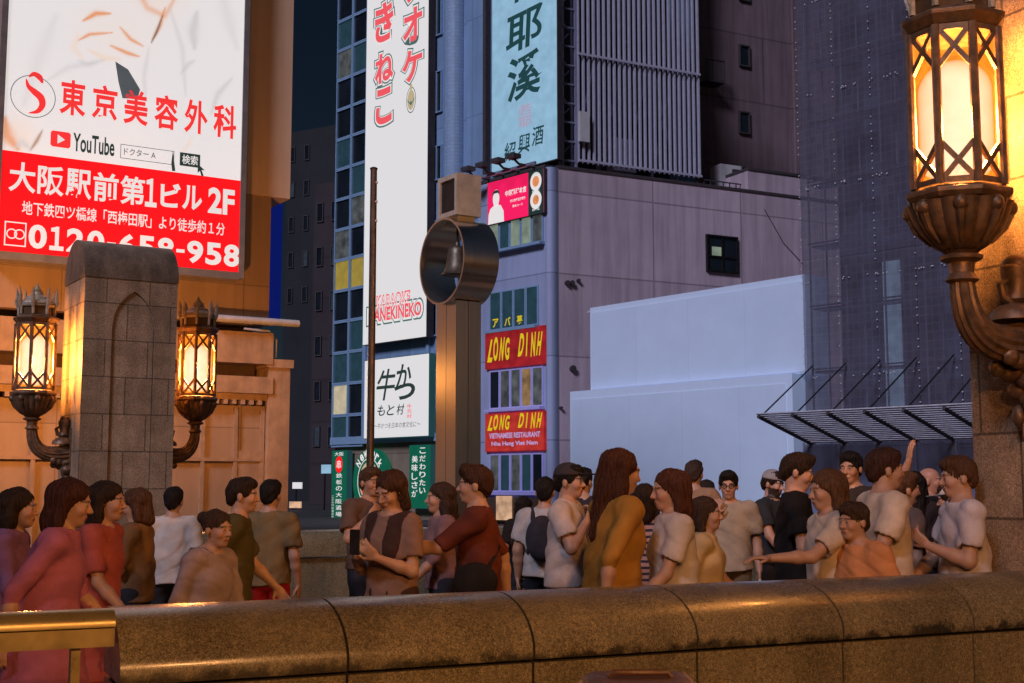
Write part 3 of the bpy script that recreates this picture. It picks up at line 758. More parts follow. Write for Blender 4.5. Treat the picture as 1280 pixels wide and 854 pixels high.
def street_signs():
    F = FB
    t, S, o = lit_box("banner_sign", F, 414, 433, (424, 563), (424, 652), M['s_green'], .02, .35, "slim green vertical banner with a red disc at the tower's left corner", "sign", M['s_dark'])
    m = MB(); put_text(m, F, "大阪", S.b(.2, .8, .92, .975), o, .01)
    for i, ch in enumerate("鉄板の大阪酒場"): put_text(m, F, ch, S.b(.32, .72, .61 - i * .09, .675 - i * .09), o, .01)
    for i, ch in enumerate("こだわり料理の店"): put_text(m, F, ch, S.b(.06, .2, .33 - i * .04, .36 - i * .04), o, .0)
    m.build("lettering", M['s_cream'], t)
    m = MB(); shape(m, F, ellipse(*S.p(.5, .80), .30, .40), o); m.build("red_disc", M['s_red'], t)
    m = MB(); put_text(m, F, "串", S.b(.36, .64, .74, .86), o + .004, .01); m.build("lettering", M['s_cream'], t)
    # round sign
    c = F.s_(468, 602), F.z_(468, 602); R = (1.30, 1.52)
    t = thing("round_sign", F.P(c[0], c[1] - R[1], .1), "round green and white cafe sign with ring of letters above the heads", "sign")
    def disc(rs, rz, o0, o1, mat, name):
        m = MB(); e = ellipse(c[0], c[1], rs, rz, 40)
        shape(m, F, e, o1)
        for k in range(40): m.poly([F.P(*e[k], o0), F.P(*e[(k + 1) % 40], o0), F.P(*e[(k + 1) % 40], o1), F.P(*e[k], o1)])
        return m.build(name, mat, t)
    disc(R[0], R[1], -.1, .30, M['s_green'], "sign_disc")
    m = MB(); ringshape(m, F, *c, R[0] * .72, R[1] * .72, .045, .306); m.build("ring_print", M['s_cream'], t)
    m = MB(); shape(m, F, ellipse(*c, R[0] * .60, R[1] * .60), .306); m.build("centre_print", M['s_tan'], t)
    m = MB(); stroke(m, F, [(c[0] - .42, c[1] - .05), (c[0] - .5, c[1] - .3), (c[0] - .38, c[1] - .62)], [.12, .26, .12], .312); m.build("red_print", M['s_red'], t)
    m = MB(); shape(m, F, ellipse(c[0] - .5, c[1] + .08, .16, .14), .315); shape(m, F, ellipse(c[0] + .3, c[1] + .2, .2, .3), .312); m.build("white_print", M['s_cream'], t)
    m = MB()
    for ch, a in zip("NewYork", (140, 122, 106, 90, 74, 58, 40)):
        A = rad(a); x, z = c[0] + R[0] * .86 * math.cos(A), c[1] + R[1] * .86 * math.sin(A)
        put_text(m, F, ch, (x - .13, x + .13, z - .17, z + .17), .31, .03, 0, A - math.pi / 2)
    m.build("lettering", M['s_cream'], t)
    t, S, o = lit_box("banner_sign", F, 511, 538, (524, 556), (524, 636), M['s_green'], .02, .35, "wide green vertical banner with two columns of white writing beside steel post", "sign", M['s_dark'])
    m = MB()
    for i, ch in enumerate("こだわりたい"): put_text(m, F, ch, S.b(.50, .78, .86 - i * .125, .955 - i * .125), o, .015)
    for i, ch in enumerate("美味しさが"): put_text(m, F, ch, S.b(.14, .42, .72 - i * .135, .83 - i * .135), o, .015)
    m.build("lettering", M['s_cream'], t)
street_signs()

# ---- lavender corner building
FL = face(683, 50.0, -800)
_r = at(699, HORIZON, 50.12)
FR = Face((_r.x, _r.y), (.891, .454))
def corner_building():
    t = thing("corner_building", base_of(FL, 0), "lavender corner building with restaurant windows on its narrow front", "building")
    zt = FL.z_(683, 209); sL = FL.s_(597, 500); sE = 22.0
    a, b, c, d = FL.P(sL, 0), FL.P(0, 0), FR.P(0, 0), FR.P(sE, 0)
    back = FR.P(sE, 0, -14); bl = FL.P(sL, 0, -6)
    m = MB()
    def wall(p, q, s0, s1, z0=0): m.poly([(p.x, p.y, z0), (q.x, q.y, z0), (q.x, q.y, zt), (p.x, p.y, zt)], [(s0, z0), (s1, z0), (s1, zt), (s0, zt)])
    wall(a, b, 31, 31 - sL); m.build("front_wall", M['lav_pale'], t)
    m = MB(); N = 8; pts = []
    for k in range(N + 1):
        w = k / N; ctrl = b + (b - a).normalized() * .35
        pts.append(b * (1 - w) ** 2 + ctrl * 2 * w * (1 - w) + c * w ** 2)
    for k in range(N): m.poly([(pts[k].x, pts[k].y, 0), (pts[k + 1].x, pts[k + 1].y, 0), (pts[k + 1].x, pts[k + 1].y, zt), (pts[k].x, pts[k].y, zt)], [(k * .08, 0), (k * .08 + .08, 0), (k * .08 + .08, zt), (k * .08, zt)])
    o = m.build("rounded_corner", M['lav_pale'], t); bm_merge(o); o.data.polygons.foreach_set("use_smooth", [True] * len(o.data.polygons))
    m = MB(); wall(c, d, 0, sE); wall(d, back, 0, 14); wall(back, bl, 0, 20); wall(bl, a, 0, 6)
    m.build("side_wall", M['lav'], t)
    m = MB(); m.poly([(p.x, p.y, zt - .25) for p in (a, b, c, d, back, bl)]); m.build("roof", M['coping'], t)
    m = MB(); m.fbox(FR, 0, sE, zt, zt + .12, -.25, .04); m.fbox(FL, sL, 0, zt, zt + .12, -.25, .04); m.build("coping", M['coping'], t)
    s = FR.s_(937, 300); z2 = FR.z_(937, 213)
    m = MB(); m.fbox(FR, s, sE, zt + .122, z2, -3, .003); m.build("raised_parapet", M['lav'], t)
    m = MB(); m.fbox(FR, s - .03, sE, z2 + .002, z2 + .12, -3, .05); m.build("coping", M['coping'], t)
    s0, s1, z0, z1 = rect(FR, 882, 921, (900, 295), (900, 341))
    win(t, FR, s0, s1, z0, z1, M['glass_dark'], M['dark_metal'], 0, bars=(.5,), rails=(.42,), w=.07)
    g = MB(); sc_, zc_ = s0 + .55, z1 - .75
    g.fbox(FR, s0 + .3, s0 + .85, z1 - .95, z1 - .5, .042, .05); g.build("lit_curtain", M['room_green'], t)
    # front windows, floor by floor
    def strip(pl, pr, top, bot, n, glasses, frame, w=.055):
        s0, s1, z0, z1 = rect(FL, pl, pr, top, bot)
        m = MB(); m.fbox(FL, s0 - .06, s1 + .06, z0 - .12, z0 - .01, .004, .30); m.build("window_sill", frame, t)
        for k in range(n):
            win(t, FL, s0 + (s1 - s0) * k / n + .01, s0 + (s1 - s0) * (k + 1) / n - .01, z0, z1, glasses[k % len(glasses)], frame, .004, w=w, deep=.06)
        return s0, s1, z0, z1
    strip(612, 680, (645, 274), (645, 309), 5, [M['room_green'], M['glass_teal'], M['room_green'], M['room_green'], M['room_grey']], M['blue_trim'])
    r4 = strip(613, 674, (645, 361), (645, 410), 4, [M['glass_teal']], M['blue_trim'])
    m = MB(); S = Sub(FL, *r4)
    for i, ch in enumerate("アバ募"): put_text(m, FL, ch, S.b(.07 + i * .25, .19 + i * .25, .08, .30), .06, .02)
    m.build("window_lettering", M['s_yellow'], t)
    strip(613, 680, (645, 461), (645, 510), 5, [M['glass_dark'], M['room_grey'], M['room_grey'], M['room_warm'], M['room_grey']], M['purple_frame'])
    strip(613, 680, (645, 567), (645, 615), 5, [M['room_grey'], M['glass_teal'], M['room_grey'], M['glass_teal'], M['glass_dark']], M['purple_frame'])
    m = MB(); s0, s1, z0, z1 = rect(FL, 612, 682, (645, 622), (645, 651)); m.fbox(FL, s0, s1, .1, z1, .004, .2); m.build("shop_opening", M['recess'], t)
    # ventilation stubs on the side wall
    for x, y, r in ((708, 354, .1), (714, 354, .1), (722, 351, .07), (715, 461, .13), (700, 510, .06)):
        s, z = FR.uv(x, y); p = FR.P(s, z, .0); q = FR.P(s, z, .14)
        m = MB(); m.tube([p, q], r, 12); m.build("vent_stub", M['coping'], t)
    m = MB(); s, z = FR.uv(955, 262); s2, z2 = FR.uv(1003, 330); m.tube([FR.P(s, z, .03), FR.P((s + s2) / 2, (z + z2) / 2 - .3, .03), FR.P(s2, z2, .03)], .015, 6); m.build("loose_cable", M['coping'], t)
corner_building()

def corner_signs():
    F = FL
    t, S, o = lit_box("banner_sign", F, 609, 680, (645, 219), (645, 274), M['s_pink'], .004, .18, "magenta sign with pale standing figure and two food plates on lavender building", "sign")
    m = MB(); b = S.b(.735, .995, .01, .99); shape(m, F, [(b[0], b[2]), (b[1], b[2]), (b[1], b[3]), (b[0], b[3])], o - .004); m.build("dark_panel", M['s_black'], t)
    m = MB(); shape(m, F, ellipse(*S.p(.865, .74), .33, .38), o); shape(m, F, ellipse(*S.p(.865, .33), .33, .38), o)
    m.build("plate_print", M['s_cream'], t); m = MB(); put_text(m, F, "担々麺", S.b(.80, .93, .50, .55), o, .02); put_text(m, F, "炒飯", S.b(.80, .93, .09, .14), o, .02)
    m.build("lettering", M['s_cream'], t); m = MB()
    shape(m, F, [S.p(.02, .01), S.p(.31, .01), S.p(.30, .26), S.p(.25, .40), S.p(.20, .43), S.p(.12, .42), S.p(.06, .36), S.p(.03, .24)], o)
    shape(m, F, ellipse(*S.p(.165, .58), .20, .38), o)
    m.build("figure_print", M['s_cream'], t); m = MB(); put_text(m, F, "中国料理本店", S.b(.33, .70, .56, .70), o, .03); put_text(m, F, "四川麻婆豆腐専門", S.b(.42, .68, .40, .47), o, .02); put_text(m, F, "宴会コース", S.b(.46, .64, .28, .34), o, .02)
    m.build("lettering", M['s_cream'], t)
    m = MB(); shape(m, F, ellipse(*S.p(.865, .74), .20, .22), o + .004); shape(m, F, ellipse(*S.p(.865, .33), .18, .2), o + .004); m.build("food_print", M['s_food'], t)
    m = MB(); shape(m, F, [S.p(.10, .62), S.p(.11, .74), S.p(.165, .78), S.p(.22, .74), S.p(.235, .62), S.p(.20, .70), S.p(.13, .70)], o + .004); m.build("hair_print", M['s_ink'], t)
    # floodlight arms over it
    s0, s1, z0, z1 = rect(F, 606, 682, (645, 207), (645, 219))
    t = thing("floodlight_rail", F.P(-2, z1 - .3, .4), "row of small floodlight arms on a rail above the magenta sign", "floodlight")
    m = MB(); m.fbox(F, s0, s1, z1 - .35, z1 - .25, .5, .6); m.build("rail", M['truss'], t)
    for k in range(4):
        s = s0 + (s1 - s0) * (k + .35) / 4
        m = MB(); m.tube([F.P(s, z1 - .3, .02), F.P(s, z1 - .3, .9), F.P(s - .05, z1 - .1, 1.15)], .05, 6); m.fbox(F, s - .3, s + .2, z1 - .12, z1 + .05, .95, 1.35); m.build("lamp_head", M['coping'], t)
    def ld(top, bot, mat, label, two):
        t, S, o = lit_box("restaurant_sign", F, 606, 680, top, bot, mat, .004, .14, label, "sign", M['s_ldred'], None)
        m = MB()
        rr = random.Random(4); lo_, hi_ = (.20, .80) if not two else (.56, .93)
        for i, ch in enumerate("LONG DINH"):
            if ch == " ": continue
            a_ = .05 + i * .101 + (.02 if i > 4 else 0); dz = .05 * i / 9 * (1 if not two else .5); wd = .092 if ch != "I" else .055
            a_ += .018 if ch == "I" else 0; put_text(m, F, ch, S.b(a_, a_ + wd * rr.uniform(.95, 1.12), lo_ + dz + rr.uniform(-.05, .05) * (hi_ - lo_), hi_ + dz + rr.uniform(-.08, .08) * (hi_ - lo_)), o, .035, .45, rr.uniform(-.06, .10))
        m.build("lettering", M['s_yellow'], t)
        if two:
            m = MB(); put_text(m, F, "VIETNAMESE RESTAURANT", S.b(.08, .94, .34, .48), o, .03); put_text(m, F, "Nha Hang Viet Nam", S.b(.12, .90, .12, .26), o, .03); m.build("lettering", M['s_lilac'], t)
    ld((645, 411), (645, 458), M['s_ldred'], "dark red restaurant sign with two yellow brush words only, upper of the pair", False)
    ld((645, 515), (645, 564), M['s_ldred2'], "red restaurant sign with small lilac lines under its yellow words", True)
    s0, s1, z0, z1 = rect(F, 627, 646, (636, 620), (636, 650))
    m = MB(); m.fbox(F, s0, s1, z0, z1, .25, .3); tag(m.build("poster", M['s_poster'], None), "pale lit poster at the lavender building's street entrance", "poster")
corner_signs()

# ---- rooftop sign structure on the corner building
FS = face(697, 50.3, -800)
FV = Face((at(698, HORIZON, 50.5).x, at(698, HORIZON, 50.5).y), (.891, .454)).moved(-.15)
def roof_sign():
    s0, s1 = FS.s_(614, 205), FS.s_(697, 200); z0 = FS.z_(697, 199); z1 = z0 + 13
    t = thing("liquor_sign", FS.P((s0 + s1) / 2, z0, 0), "tall pale blue rooftop sign with dark teal brush characters", "sign")
    m = MB(); m.fbox(FS, s0, s1, z0, z1, -.3, -.02); m.build("sign_case", M['coping'], t)
    m = MB(); m.fbox(FS, s0 + .04, s1 - .04, z0 + .04, z1 - .04, -.018, 0); m.build("sign_face", M['s_sky'], t)
    m = MB(); z = lambda y: FS.z_(657, y); q = lambda x: FS.s_(x, 100)
    for ch, x0, x1, y0, y1 in (("耶", 632, 680, 12, 60), ("溪", 634, 678, 66, 122), ("若", 633, 679, -52, -2)): put_text(m, FS, ch, (q(x0), q(x1), z(y1), z(y0)), .01, .02, .1, .06)
    for i, ch in enumerate("紹興酒"): 
        x0 = 630 + i * 17.5; y0 = 172 - i * 5; put_text(m, FS, ch, (q(x0), q(x0 + 15), z(y0 + 24), z(y0)), .01, .012, .1)
    m.build("lettering", M['s_dark'], t)
    m = MB(); 
    for i, ch in enumerate("若耶"): put_text(m, FS, ch, (q(648), q(665), z(144 + i * 15), z(130 + i * 15)), .01, .02)
    m.build("seal_stamp", M['s_stamp'], t)
    # truss and louvre screen on the side
    a0, a1 = FV.s_(699, 200), FV.s_(722, 200); b1 = FV.s_(876, 222)
    zb = FV.z_(722, 203) ; zt = zb + 13
    t = thing("louver_screen", FV.P(a1, zb, 0), "tall screen of grey vertical louvers on the lavender building's roof", "screen")
    m = MB()
    for a in (a0 + .05, a1 - .05):
        for o in (0, -1.1): m.fbox(FV, a - .05, a + .05, zb - .4, zt, o - .1, o)
    k = 0; zz = zb
    while zz < zt - .2:
        m.fbox(FV, a0 + .1, a1 - .1, zz, zz + .07, -.09, -.01); m.fbox(FV, a0 + .1, a1 - .1, zz, zz + .07, -1.19, -1.11)
        if k % 2 == 0: m.tube([FV.P(a0 + .1, zz + .1, -.5), FV.P(a1 - .1, zz + .78, -.5)], .03, 6)
        else: m.tube([FV.P(a1 - .1, zz + .1, -.5), FV.P(a0 + .1, zz + .78, -.5)], .03, 6)
        zz += .8; k += 1
    m.build("lattice_mast", M['truss'], t)
    m = MB(); m.fbox(FV, a0 - .1, b1, zb - .4, zt, -2.4, -2.35); m.build("back_sheet", M['night_block2'], t)
    n = 25
    for i in range(n):
        s = a1 + .05 + (b1 - a1 - .1) * i / (n - 1)
        m = MB(); m.fbox(FV, s - .038, s + .038, zb, zt, -.10, .04); m.build("louver", M['louver'], t)
    for z in (zb + .02, FV.z_(800, 80) - .1, zt - .2):
        m = MB(); m.fbox(FV, a1, b1, z, z + .10, .062, .12); m.build("rail", M['louver'], t)
    for i in range(5):
        s = a1 + .4 + (b1 - a1 - .8) * i / 4
        m = MB(); m.fbox(FV, s - .06, s + .06, zb - .55, zt, -1.3, -1.15); m.tube([FV.P(s, zb, -1.2), FV.P(s + 1.4 if i < 4 else s - 1.4, zb + 6, -1.2)], .05, 6); m.build("post", M['truss'], t)
    m = MB(); s, z = FV.uv(728, 158); m.fbox(FV, s - .25, s + .2, z - .7, z + .55, .065, .25); m.build("switch_box", M['white_box'], t)
    m = MB(); s, z = FV.uv(786, 192); m.fbox(FV, s - .55, s + .55, z - .7, z + .7, -.9, -.3); m.build("switch_box", M['louver'], t)
    F2 = FR.moved(-1.6)
    s, z = F2.uv(913, 222)
    t = thing("air_conditioner", F2.P(s, z - .7, -.3), "white air conditioner unit on the roof behind the louver screen", "air conditioner")
    m = MB(); m.fbox(F2, s - .52, s + .62, z - .62, z + .58, -.8, 0); m.build("casing", M['white_box'], t, bevel=.03)
    m = MB(); m.fbox(F2, s + .1, s + .5, z + .2, z + .4, .002, .02); m.build("grille", M['coping'], t)
    m = MB(); m.fbox(F2, s - .5, s - .4, z - 1.3, z - .622, -.7, -.1); m.fbox(F2, s + .5, s + .6, z - 1.3, z - .622, -.7, -.1); m.build("stand", M['truss'], t)
    F3 = FR.moved(-.5); s0, s1 = F3.s_(872, 230), F3.s_(936, 230); zb = FR.z_(905, 240)
    t = thing("roof_railing", F3.P(s0, zb, 0), "thin dark railing along the roof edge in front of air conditioner", "railing")
    m = MB(); m.fbox(F3, s0, s1, zb + .55, zb + .6, -.04, 0); m.fbox(F3, s0, s1, zb + .2, zb + .24, -.04, 0); m.build("rail", M['coping'], t)
    for k in range(9):
        s = s0 + (s1 - s0) * k / 8; m = MB(); m.fbox(F3, s - .02, s + .02, zb - .4, zb + .548, -.04, 0); m.build("post", M['coping'], t)
roof_sign()

# ---- brown tower behind
FE = face(875, 64.0, 3777)
def brown_tower():
    t = thing("office_tower", base_of(FE, 0), "dark brown tower with few small windows behind the louver screen", "building")
    m = MB(); m.fbox(FE, -9, 22, 0, 42, -10, 0); m.build("wall", M['brown_tower'], t)
    for x, y0, y1, w in ((930, 57, 84, .35), (930, 140, 168, .35), (998, 60, 82, .25), (998, 142, 166, .25), (930, -26, 2, .35), (998, -24, -2, .25)):
        s, z0 = FE.uv(x, y1); z1 = FE.z_(x, y0); win(t, FE, s - w, s + w, z0, z1, M['glass_dark'], M['coping'], .0, w=.08)
    s0 = FE.s_(990, 100); m = MB(); m.fbox(FE, s0, s0 + .9, 10, 42, .004, .2); m.build("wall_band", M['brown_tower'], t)
    # escape balcony
    s0, s1, z0, z1 = rect(FE, 872, 893, (880, 80), (880, 106))
    m = MB(); m.fbox(FE, s0, s1, z0 - .1, z0, .004, .9)
    for k in range(6): s = s0 + (s1 - s0) * k / 5; m.fbox(FE, s - .025, s + .025, z0, z1, .82, .88)
    m.fbox(FE, s0, s1, z1 - .05, z1, .8, .9); m.build("balcony", M['coping'], t)
brown_tower()

# ---- blank white billboard
FW = face(738, 46.0, -650)
def blank_billboard():
    s0, s1 = FW.s_(738, 440), FW.s_(1008, 440); zt = FW.z_(738, 385); zm = FW.z_(738, 489)
    t = thing("billboard", FW.P((s0 + s1) / 2, 0, 0), "huge blank pale blue billboard in two stepped tiers beside the lavender wall", "billboard")
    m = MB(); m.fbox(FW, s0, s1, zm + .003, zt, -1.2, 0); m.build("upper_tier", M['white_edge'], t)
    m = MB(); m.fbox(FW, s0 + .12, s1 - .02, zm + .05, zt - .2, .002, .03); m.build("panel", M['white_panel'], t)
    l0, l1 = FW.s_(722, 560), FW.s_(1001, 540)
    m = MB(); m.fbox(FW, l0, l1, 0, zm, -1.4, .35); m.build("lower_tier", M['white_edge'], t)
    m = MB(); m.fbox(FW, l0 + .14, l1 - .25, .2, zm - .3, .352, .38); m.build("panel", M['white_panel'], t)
    for a, z in ((s0, zt - .1), (l0, zm - .06)):
        m = MB(); m.fbox(FW, a - .28, a, z - .05, z + .04, -.2, -.1); m.build("bracket", M['white_box'], t)
blank_billboard()

# ---- scaffolded building with netting
FG = face(1009, 38.0, -850)
def scaffold_building():
    FK = FG.moved(-1.7)
    t = thing("building_shell", base_of(FK, 5), "grey building shell wrapped in scaffold netting at the right", "building")
    m = MB(); m.fbox(FK, .25, 16, 0, 34, -10, 0); m.build("wall", pmat("shell_wall", (.10, .09, .135), .8, var=.2, scale=.3, brick=(3.2, 3.4, .06, .6, 0)), t)
    pale = pmat("pale_strip", (.17, .22, .34), .5, var=.2)
    for a, z0, z1, mm in ((1.0, .2, 8.7, 'w'), (1.75, 3.2, 8.2, 'l'), (4.2, 8.5, 30, 'w'), (1.2, 9, 30, 'w'), (3.6, 3, 8, 'w')):
        m = MB(); m.fbox(FK, a, a + .55, z0, z1, .003, .1); m.build("window_strip", pale if mm == 'w' else glow("lit_stair_window", (.16, .24, .36), 1, .3), t)
    t = thing("scaffold", FG.P(4, 0, -.5), "steel tube scaffold standing behind dark netting", "scaffold")
    for k in range(9):
        s = .1 + k * 1.25
        for o in (-.3, -1.2):
            m = MB(); m.tube([FG.P(s, 0, o), FG.P(s, 33, o)], .03, 6); m.build("pole", M['truss'], t)
    for j in range(18):
        z = 1.9 * j + 1.2; m = MB(); m.tube([FG.P(.05, z, -.3), FG.P(10.2, z, -.3)], .028, 6); m.build("ledger", M['truss'], t)
        m = MB(); m.fbox(FG, .1, 10.1, z - .1, z - .05, -1.1, -.4); m.build("plank", M['louver'], t)
    for j in range(9):
        for k in (1, 4):
            m = MB(); s = .1 + k * 1.25; m.tube([FG.P(s, 1.2 + 1.9 * 2 * j, -.33), FG.P(s + 1.25, 1.2 + 1.9 * (2 * j + 1), -.33)], .02, 6); m.build("brace", M['truss'], t)
    # netting: woven sheet, partly see-through
    nm, nt, nb = new_mat("scaffold_netting"); N, L = nt.nodes.new, nt.links.new
    ub = N("ShaderNodeUVMap"); ub.uv_map = "UVMap"; bk = N("ShaderNodeTexBrick"); bk.offset = 0; bk.inputs["Scale"].default_value = 1; bk.inputs["Brick Width"].default_value = .21; bk.inputs["Row Height"].default_value = .24; bk.inputs["Mortar Size"].default_value = .022
    bk.inputs["Color1"].default_value = (.105, .10, .15, 1); bk.inputs["Color2"].default_value = (.085, .08, .12, 1); bk.inputs["Mortar"].default_value = (.118, .113, .165, 1); L(ub.outputs[0], bk.inputs["Vector"]); L(bk.outputs[0], nb.inputs["Base Color"]); nb.inputs["Roughness"].default_value = .7
    tr = N("ShaderNodeBsdfTransparent"); mx = N("ShaderNodeMixShader"); nz = N("ShaderNodeTexNoise"); nz.inputs["Scale"].default_value = .8; nz.inputs["Detail"].default_value = 6
    tc = N("ShaderNodeTexCoord"); L(tc.outputs["Object"], nz.inputs["Vector"]); mr = N("ShaderNodeMapRange"); mr.inputs[1].default_value = .3; mr.inputs[2].default_value = .7; mr.inputs[3].default_value = .58; mr.inputs[4].default_value = .82
    L(nz.outputs["Fac"], mr.inputs[0]); L(mr.outputs[0], mx.inputs[0]); L(tr.outputs[0], mx.inputs[1]); L(nb.outputs[0], mx.inputs[2]); L(mx.outputs[0], nt.nodes["Material Output"].inputs["Surface"])
    t = thing("scaffold_net", FG.P(5, 2.9, 0), "dark grey see-through construction netting over the scaffold", "netting")
    rr = random.Random(5); tags = MB()
    zbot = FG.z_(1020, 566)
    for k in range(8):
        for j in range(5):
            a, b = .02 + k * 1.25, .02 + (k + 1) * 1.25 - .012; z0, z1 = zbot + j * 5.7 + (.012 if j else 0), zbot + (j + 1) * 5.7
            m = MB(); n = 6
            for q in range(n):
                for w in range(12):
                    def pt(i, h):
                        S, Z = a + (b - a) * i / n, z0 + (z1 - z0) * h / 12
                        return FG.P(S, Z, .035 * math.sin(math.pi * i / n) * math.sin(Z * 1.65 + k) + .012 * math.sin(Z * 5 + S * 7))
                    m.poly([pt(q, w), pt(q + 1, w), pt(q + 1, w + 1), pt(q, w + 1)], [(a + (b - a) * i_ / n, z0 + (z1 - z0) * h_ / 12) for i_, h_ in ((q, w), (q + 1, w), (q + 1, w + 1), (q, w + 1))])
            o = m.build("net_panel", nm, t); bm_merge(o); o.data.polygons.foreach_set("use_smooth", [True] * len(o.data.polygons))
            if k < 6:
                for i in range(26):
                    z = z0 + (z1 - z0) * i / 26
                    if rr.random() < .75: tags.fbox(FG, a - .02, a + .02, z, z + .03, .045, .055)
    for j in range(10):
        for i in range(40):
            if rr.random() < .6: 
                z = zbot + 2.2 + j * 2.85 + rr.uniform(-.03, .03); s = rr.uniform(0, 6); tags.fbox(FG, s, s + .04, z, z + .03, .05, .06)
    tags.build("net_glint", pmat("pale_glint", (.6, .6, .66), .5), t)  # pale tags paint the glints of net eyelets catching light
    F0 = FG.moved(.25); t = thing("hoarding", F0.P(3, 0, 0), "blue grey site hoarding panels below the slatted canopy", "hoarding")
    hm = pmat("hoarding_panel", (.20, .23, .36), .5, var=.12, scale=.8, streak=.3)
    for k in range(8):
        m = MB(); m.fbox(F0, .1 + k * 1.2, .1 + (k + 1) * 1.2 - .012, .05, 2.75, -.06, 0); m.build("panel", hm, t)
        m = MB(); m.fbox(F0, .1 + k * 1.2 - .03, .1 + k * 1.2 + .03, 0, 2.8, .004, .04); m.build("post", M['truss'], t)
    # glazed canopy with tie rods
    B = FG.z_(1020, 557)
    d = 2.7; zA = B + .75
    t = thing("canopy", FG.P(3, B, 1.2), "slatted grey canopy hung on tie rods from the netted building", "canopy")
    def K(s, w, dz=0): return FG.P(s, B + (zA - B) * w + dz, .12 + d * w)
    for i in range(9):
        s = .35 + i * 1.12
        m = MB(); m.tube([K(s, 0), K(s, 1)], .05, 6); m.build("rafter", M['coping'], t)
        m = MB(); m.tube([K(s, .97), FG.P(s, B + 2.35, .08)], .022, 6); m.build("tie_rod", M['dark_metal'], t)
    slat = pmat("canopy_slat", (.72, .74, .84), .45, metal=.2)
    for k in range(17):
        w = .02 + .96 * k / 16; m = MB()
        a, b = K(.3, w, .05), K(9.4, w, .05); a2, b2 = K(.3, w + .03, .06), K(9.4, w + .03, .06); up = Vector((0, 0, .03))
        m.hexa([a2, b2, b, a, a2 + up, b2 + up, b + up, a + up]); m.build("slat", slat, t)
scaffold_building()

# ---- far dark blocks in the gap
def night_blocks():
    for px0, px1, ytop, Y, mat, label, wins in (
        (386, 430, 232, 96, 'night_block', "dark reddish apartment block in the alley gap beside the window strip", 9),
        (350, 394, 168, 120, 'night_block2', "near black slab building behind the tan building's corner", 5)):
        F = face(px0, Y, -2200); s1 = F.s_(px1); zt = F.z_(px0, ytop)
        t = thing("apartment_block", base_of(F, s1 / 2), label, "building")
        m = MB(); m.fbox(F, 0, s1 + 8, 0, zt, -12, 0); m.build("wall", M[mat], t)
        rr = random.Random(px0); litg = glow("dim_window_" + mat, (.018, .026, .036), 1, .5)
        for k in range(wins):
            for j in (0, 1):
                z = zt - 3 - k * 3.4; s = s1 * (.12 + .42 * j)
                if z > 2: win(t, F, s, s + .62, z, z + 1.5, litg if rr.random() < .5 else M['glass_dark'], M['coping'], 0, w=.08)
    F = face(362, 80, -2200)
    for x0, x1, y0, y1, mm, nm, lb in ((367, 378, 603, 611, 's_white', "shop_sign", "small bright white sign low in the dark alley"), (363, 377, 627, 635, 's_poster', "shop_sign", "small warm sign at head height in the dark alley"), (403, 414, 581, 592, 's_sky', "street_sign", "small pale blue street sign at the green banner's left")):
        s0, s1, z0, z1 = rect(F, x0, x1, (x0, y0), (x0, y1)); t = thing(nm, F.P(s0, z0, 0), lb, "sign")
        m = MB(); m.fbox(F, s0, s1, z0, z1, 0, .12); m.build("sign_face", M[mm], t)
        m = MB(); m.fbox(F, s0 + .1, s0 + .18, 0, z0 - .01, -.1, -.02); m.build("post", M['dark_metal'], t)
night_blocks()

# ------------------------------------------------------------------ bridge pillars with lanterns
def shift_uv(o, dv):
    uv = o.data.uv_layers[0].data; a = np.zeros(len(uv) * 2, dtype=np.float32); uv.foreach_get("uv", a); a[1::2] += dv; uv.foreach_set("uv", a)

def arch_cap(F, s0, s1, o0, o1, z, mat, parent):
    """half-barrel stone cap whose axis runs along the face"""
    m = MB(); n = 20; om, R = (o0 + o1) / 2, (o1 - o0) / 2
    pr = [(om + R * math.cos(math.pi * k / n), z + R * math.sin(math.pi * k / n)) for k in range(n + 1)]
    for k in range(n):
        (a, b), (c, d) = pr[k], pr[k + 1]
        m.poly([F.P(s0, b, a), F.P(s1, b, a), F.P(s1, d, c), F.P(s0, d, c)], [(s0, k * R * math.pi / n), (s1, k * R * math.pi / n), (s1, (k + 1) * R * math.pi / n), (s0, (k + 1) * R * math.pi / n)])
    m.poly([F.P(s1, q, p) for p, q in pr]); m.poly([F.P(s0, q, p) for p, q in reversed(pr)])
    m.poly([F.P(s0, z, o0), F.P(s1, z, o0), F.P(s1, z, o1), F.P(s0, z, o1)])
    o = m.build("arched_cap", mat, parent); bm_merge(o); o.data.polygons.foreach_set("use_smooth", [True] * len(o.data.polygons)); o.data.set_sharp_from_angle(angle=rad(35)); return o

